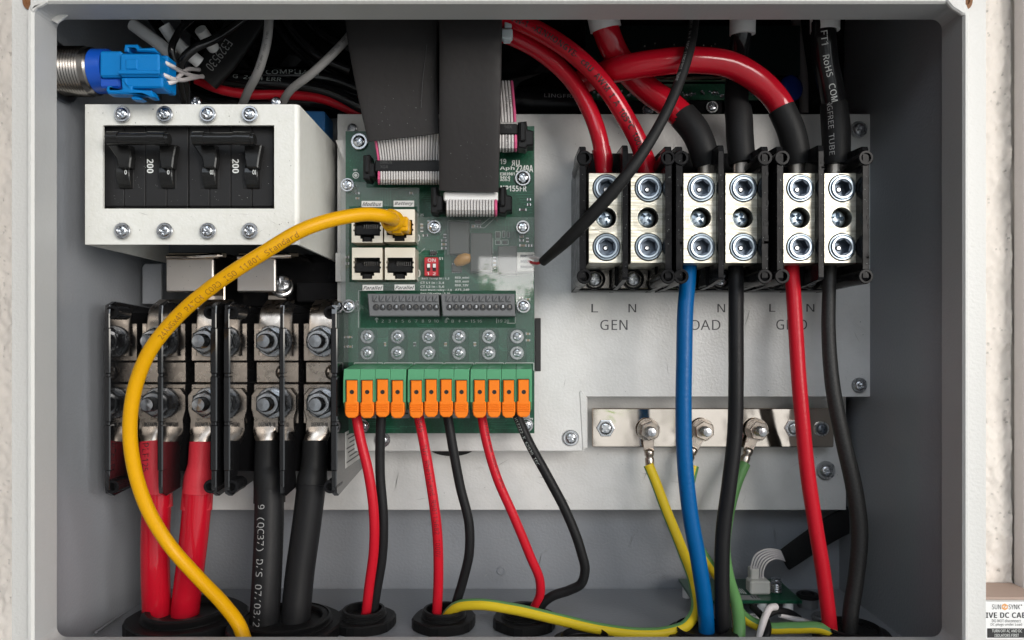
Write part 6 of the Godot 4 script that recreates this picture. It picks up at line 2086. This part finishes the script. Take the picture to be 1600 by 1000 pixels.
	cable("grid_cable", "red cable hanging from the rightmost terminal block to the floor", "cable", "", [[1236, 402, 0.352], [1238, 430, 0.349], [1243, 510, 0.344], [1248, 590, 0.341], [1254, 660, 0.340], [1262, 740, 0.341], [1274, 820, 0.343], [1287, 900, 0.345], [1297, 985, 0.345], [1299, 1008, 0.345]], 0.0034, mats.cable_red, 24)
	cable("grid_cable", "worn black cable bending around the lower right of the white panel", "cable", "black cables hanging from the right terminals", [[1298, 402, 0.352, 0.0030], [1296, 440, 0.348, 0.0030], [1295, 530, 0.344, 0.0032], [1302, 610, 0.342, 0.0034], [1318, 690, 0.342, 0.0036], [1335, 765, 0.343, 0.0038], [1343, 830, 0.344, 0.0038], [1338, 900, 0.345, 0.0036], [1329, 960, 0.345, 0.0036], [1327, 1008, 0.345, 0.0036]], 0.0035, mat_worn(), 24)
	# earth wires
	a = cable("earth_wire", "yellow-green earth wire from the left stud, sweeping left along the floor", "wire", "yellow-green earth wires", [[1013, 726, 0.389], [1019, 740, 0.388], [1040, 795, 0.383], [1066, 860, 0.374], [1085, 915, 0.362], [1088, 950, 0.355], [1072, 977, 0.348], [1040, 988, 0.344], [1000, 990, 0.342], [940, 983, 0.343], [870, 967, 0.346], [800, 951, 0.351], [745, 944, 0.356], [714, 948, 0.361], [700, 960, 0.365], [694, 972, 0.368]], 0.0027, mats.cable_earth, 20, stripes(-0.85, 2.6))
	earth_lug(a[0], 1012, 671, 0.05)
	a = cable("earth_wire", "yellow-green earth wire from the middle stud, mostly behind the blue cable", "wire", "yellow-green earth wires", [[1084, 728, 0.389], [1076, 765, 0.386], [1078, 805, 0.383], [1087, 846, 0.380], [1103, 874, 0.378], [1118, 895, 0.373], [1142, 930, 0.366], [1160, 962, 0.358], [1195, 980, 0.352], [1240, 981, 0.348], [1285, 983, 0.344], [1312, 1000, 0.342], [1322, 1012, 0.342]], 0.0027, mats.cable_earth, 20, stripes(-2.0, 0.25))
	earth_lug(a[0], 1096, 671, -0.42)
	a = cable("earth_wire", "earth wire from the right stud, showing its green side beside the black cable", "wire", "yellow-green earth wires", [[1164, 724, 0.389], [1152, 752, 0.386], [1137, 810, 0.380], [1132, 860, 0.372], [1139, 905, 0.364], [1151, 945, 0.354], [1155, 980, 0.346], [1153, 1010, 0.343]], 0.0029, mats.cable_earth, 20, stripes(2.9, 4.6))
	earth_lug(a[0], 1180, 671, -0.35)

func mat_worn() -> StandardMaterial3D:
	var m := mat("cable_worn", lin(0.020, 0.020, 0.020), 0.55)
	if m.albedo_texture == null:
		bumpy(m, 45.0, 256, 0.04, 0.2, 51)
		m.albedo_texture = ramp_tex(512, 0.03, 5, 52, Color(0.62, 0.62, 0.62), Color(1, 1, 1), 0.3, 0.75)
	return m

# ------------------------------------------------------------------ small board on the floor
func sensor_board() -> void:
	var y := P(0, 939, 0.375).y
	var t := thing("sensor_board", "small green circuit board on posts near the floor at lower right", "circuit board", Vector3(P(1160, 0, 0.39).x, EYE.y + YF, EYE.z - 0.39))
	var x0 := P(1060, 0, 0.411).x
	var x1 := P(1253, 0, 0.376).x
	var g := Geo.new()
	g.box(Vector3(x0, y - 0.0016, EYE.z - 0.4110), Vector3(x1, y, EYE.z - 0.3755), 0.0002)
	part(t, "substrate", g, mats.board_green)
	for q in [[x0 + 0.004, 0.380], [x1 - 0.006, 0.379], [x0 + 0.004, 0.407], [x1 - 0.006, 0.407], [P(1192, 0, 0.377).x, 0.3785]]:
		g = Geo.new()
		g.lathe([Vector2(0.0026, 0.0), Vector2(0.0026, y - 0.0017 - EYE.y - YF)], Transform3D(Basis(Vector3(1, 0, 0), Vector3(0, 0, -1), Vector3(0, 1, 0)), Vector3(q[0], EYE.y + YF, EYE.z - q[1])), 18)
		part(t, "post", g, mats.sleeve_white)
	# white print: a label and a row of marks
	g = Geo.new()
	g.box(Vector3(P(1150, 0, 0.378).x, y + 0.00004, EYE.z - 0.3835), Vector3(P(1188, 0, 0.378).x, y + 0.0001, EYE.z - 0.3770))
	part(t, "label", g, mats.print_grey)
	for i in 7:
		g = Geo.new()
		var x := P(1143 + i * 3.0, 0, 0.39).x
		g.box(Vector3(x, y + 0.00004, EYE.z - 0.3960 + i * 0.0004), Vector3(x + 0.0006, y + 0.0001, EYE.z - 0.3880 + i * 0.0004))
		part(t, "print_mark", g, mats.print_white)
	for i in 3:
		g = Geo.new()
		var x := P(1176 + i * 4.5, 0, 0.378).x
		g.box(Vector3(x, y + 0.00012, EYE.z - 0.3825), Vector3(x + 0.0010, y + 0.00016, EYE.z - 0.3785))
		part(t, "label_mark", g, mats.print_dark)
	# white socket and the plug in it
	g = Geo.new()
	g.box(Vector3(P(1172, 0, 0.384).x, y + 0.0001, EYE.z - 0.3920), Vector3(P(1204, 0, 0.384).x, y + 0.0072, EYE.z - 0.3835), 0.0008)
	var s := part(t, "socket", g, mats.connector_ivory)
	g = Geo.new()
	g.box(Vector3(P(1171, 0, 0.390).x, y + 0.0060, EYE.z - 0.3935), Vector3(P(1184, 0, 0.390).x, y + 0.0125, EYE.z - 0.3870), 0.0006)
	part(s, "plug", g, mats.connector_ivory)
	for q in [[1213.0, 0.388], [1213.0, 0.395]]:
		g = Geo.new()
		var prof := []
		for i in 5:
			prof.append(Vector2(0.0022, i * 0.0011))
			prof.append(Vector2(0.0028, i * 0.0011 + 0.0005))
		prof.append(Vector2(0.0, 0.0056))
		g.lathe(prof, Transform3D(Basis(Vector3(1, 0, 0), Vector3(0, 0, -1), Vector3(0, 1, 0)), Vector3(P(q[0], 0, q[1]).x, y, EYE.z - q[1])), 18)
		part(t, "threaded_post", g, mats.zinc)
	# its white wires and the black sleeve
	for i in 6:
		var f := i / 5.0
		cable("loop_wire", ["first", "second", "third", "fourth", "fifth", "sixth"][i] + " white wire from the left, looping from the small floor board into the black sleeve", "wire", "white looping wires on the small floor board", [[1173 + f * 19, 899 + f * 5, 0.389], [1174 + f * 19, 884 + f * 6, 0.388], [1180 + f * 19, 868 + f * 11, 0.388], [1195 + f * 15, 859 + f * 14, 0.389], [1213 + f * 8, 859 + f * 15, 0.391], [1234 - f * 4, 869 + f * 9, 0.393]], 0.00045, mats.wire_white, 10)
	var o := path_of([[1226, 875, 0.392, 0.0058, 0.0016], [1262, 850, 0.398, 0.0064, 0.0018], [1300, 825, 0.406, 0.0070, 0.0020], [1350, 800, 0.414, 0.0070, 0.0020]], 0.006)
	g = Geo.new()
	sweep(g, o, 24, 0.7)
	solo("flat_sleeve", g, mats.shrink_black, "flat black sleeve slanting up behind the right red cable", "cable sleeve")
	# twisted white and black leads in front of it
	cable("floor_lead", "white lead with a sharp bend at the floor front, left of the red cable", "wire", "loose leads on the floor", [[1184, 1010, 0.345], [1189, 985, 0.347], [1195, 965, 0.350], [1203, 950, 0.354], [1212, 948, 0.357]], 0.0017, mats.wire_white, 14)
	cable("floor_lead", "second white lead running right towards the red cable", "wire", "loose leads on the floor", [[1218, 960, 0.360], [1238, 966, 0.362], [1260, 972, 0.364], [1278, 980, 0.366]], 0.0014, mats.wire_white, 14)
	cable("floor_lead", "black lead twisted around the white lead on the floor", "wire", "loose leads on the floor", [[1176, 948, 0.362], [1186, 958, 0.356], [1198, 972, 0.351], [1199, 988, 0.346], [1190, 1008, 0.344]], 0.0017, mats.cable_black, 14)
	cable("floor_lead", "black lead running right behind the bent white lead", "wire", "loose leads on the floor", [[1196, 962, 0.357], [1212, 955, 0.359], [1232, 957, 0.362], [1248, 966, 0.366]], 0.0017, mats.cable_black, 14)
	# grey knock-out plugs in the floor
	for q in [[1262.0, 0.392, "grey round floor plug with a black cap behind the right red cable", 0.0052, 0.0052], [1290.0, 0.372, "open grey round collar in the floor beside the right red cable", 0.0064, 0.0028], [1178.0, 0.366, "small white peg on the floor below the small circuit board", 0.0024, 0.0052]]:
		var b := Vector3(P(q[0], 0, q[1]).x, EYE.y + YF, EYE.z - q[1])
		var p := thing("floor_plug", q[2], "plug", b)
		g = Geo.new()
		var up := Transform3D(Basis(Vector3(1, 0, 0), Vector3(0, 0, -1), Vector3(0, 1, 0)), b)
		var r: float = q[3]
		var h: float = q[4]
		g.lathe([Vector2(r, 0.0002), Vector2(r, h - 0.0004), Vector2(r * 0.93, h), Vector2(r * 0.75, h), Vector2(r * 0.72, h - 0.0015), Vector2(0, h - 0.0015)], up, 26)
		part(p, "collar", g, mats.sleeve_white if r < 0.003 else mats.connector_grey)
		if h > 0.005 and r > 0.004:
			g = Geo.new()
			g.lathe([Vector2(r * 1.12, 0.0), Vector2(r * 1.12, 0.0014), Vector2(r * 1.0, 0.0020), Vector2(r * 0.7, 0.0020), Vector2(r * 0.66, 0.0010), Vector2(0, 0.0010)], Transform3D(up.basis, b + Vector3(0, h, 0)), 26)
			part(p, "cap", g, mats.black_nylon)
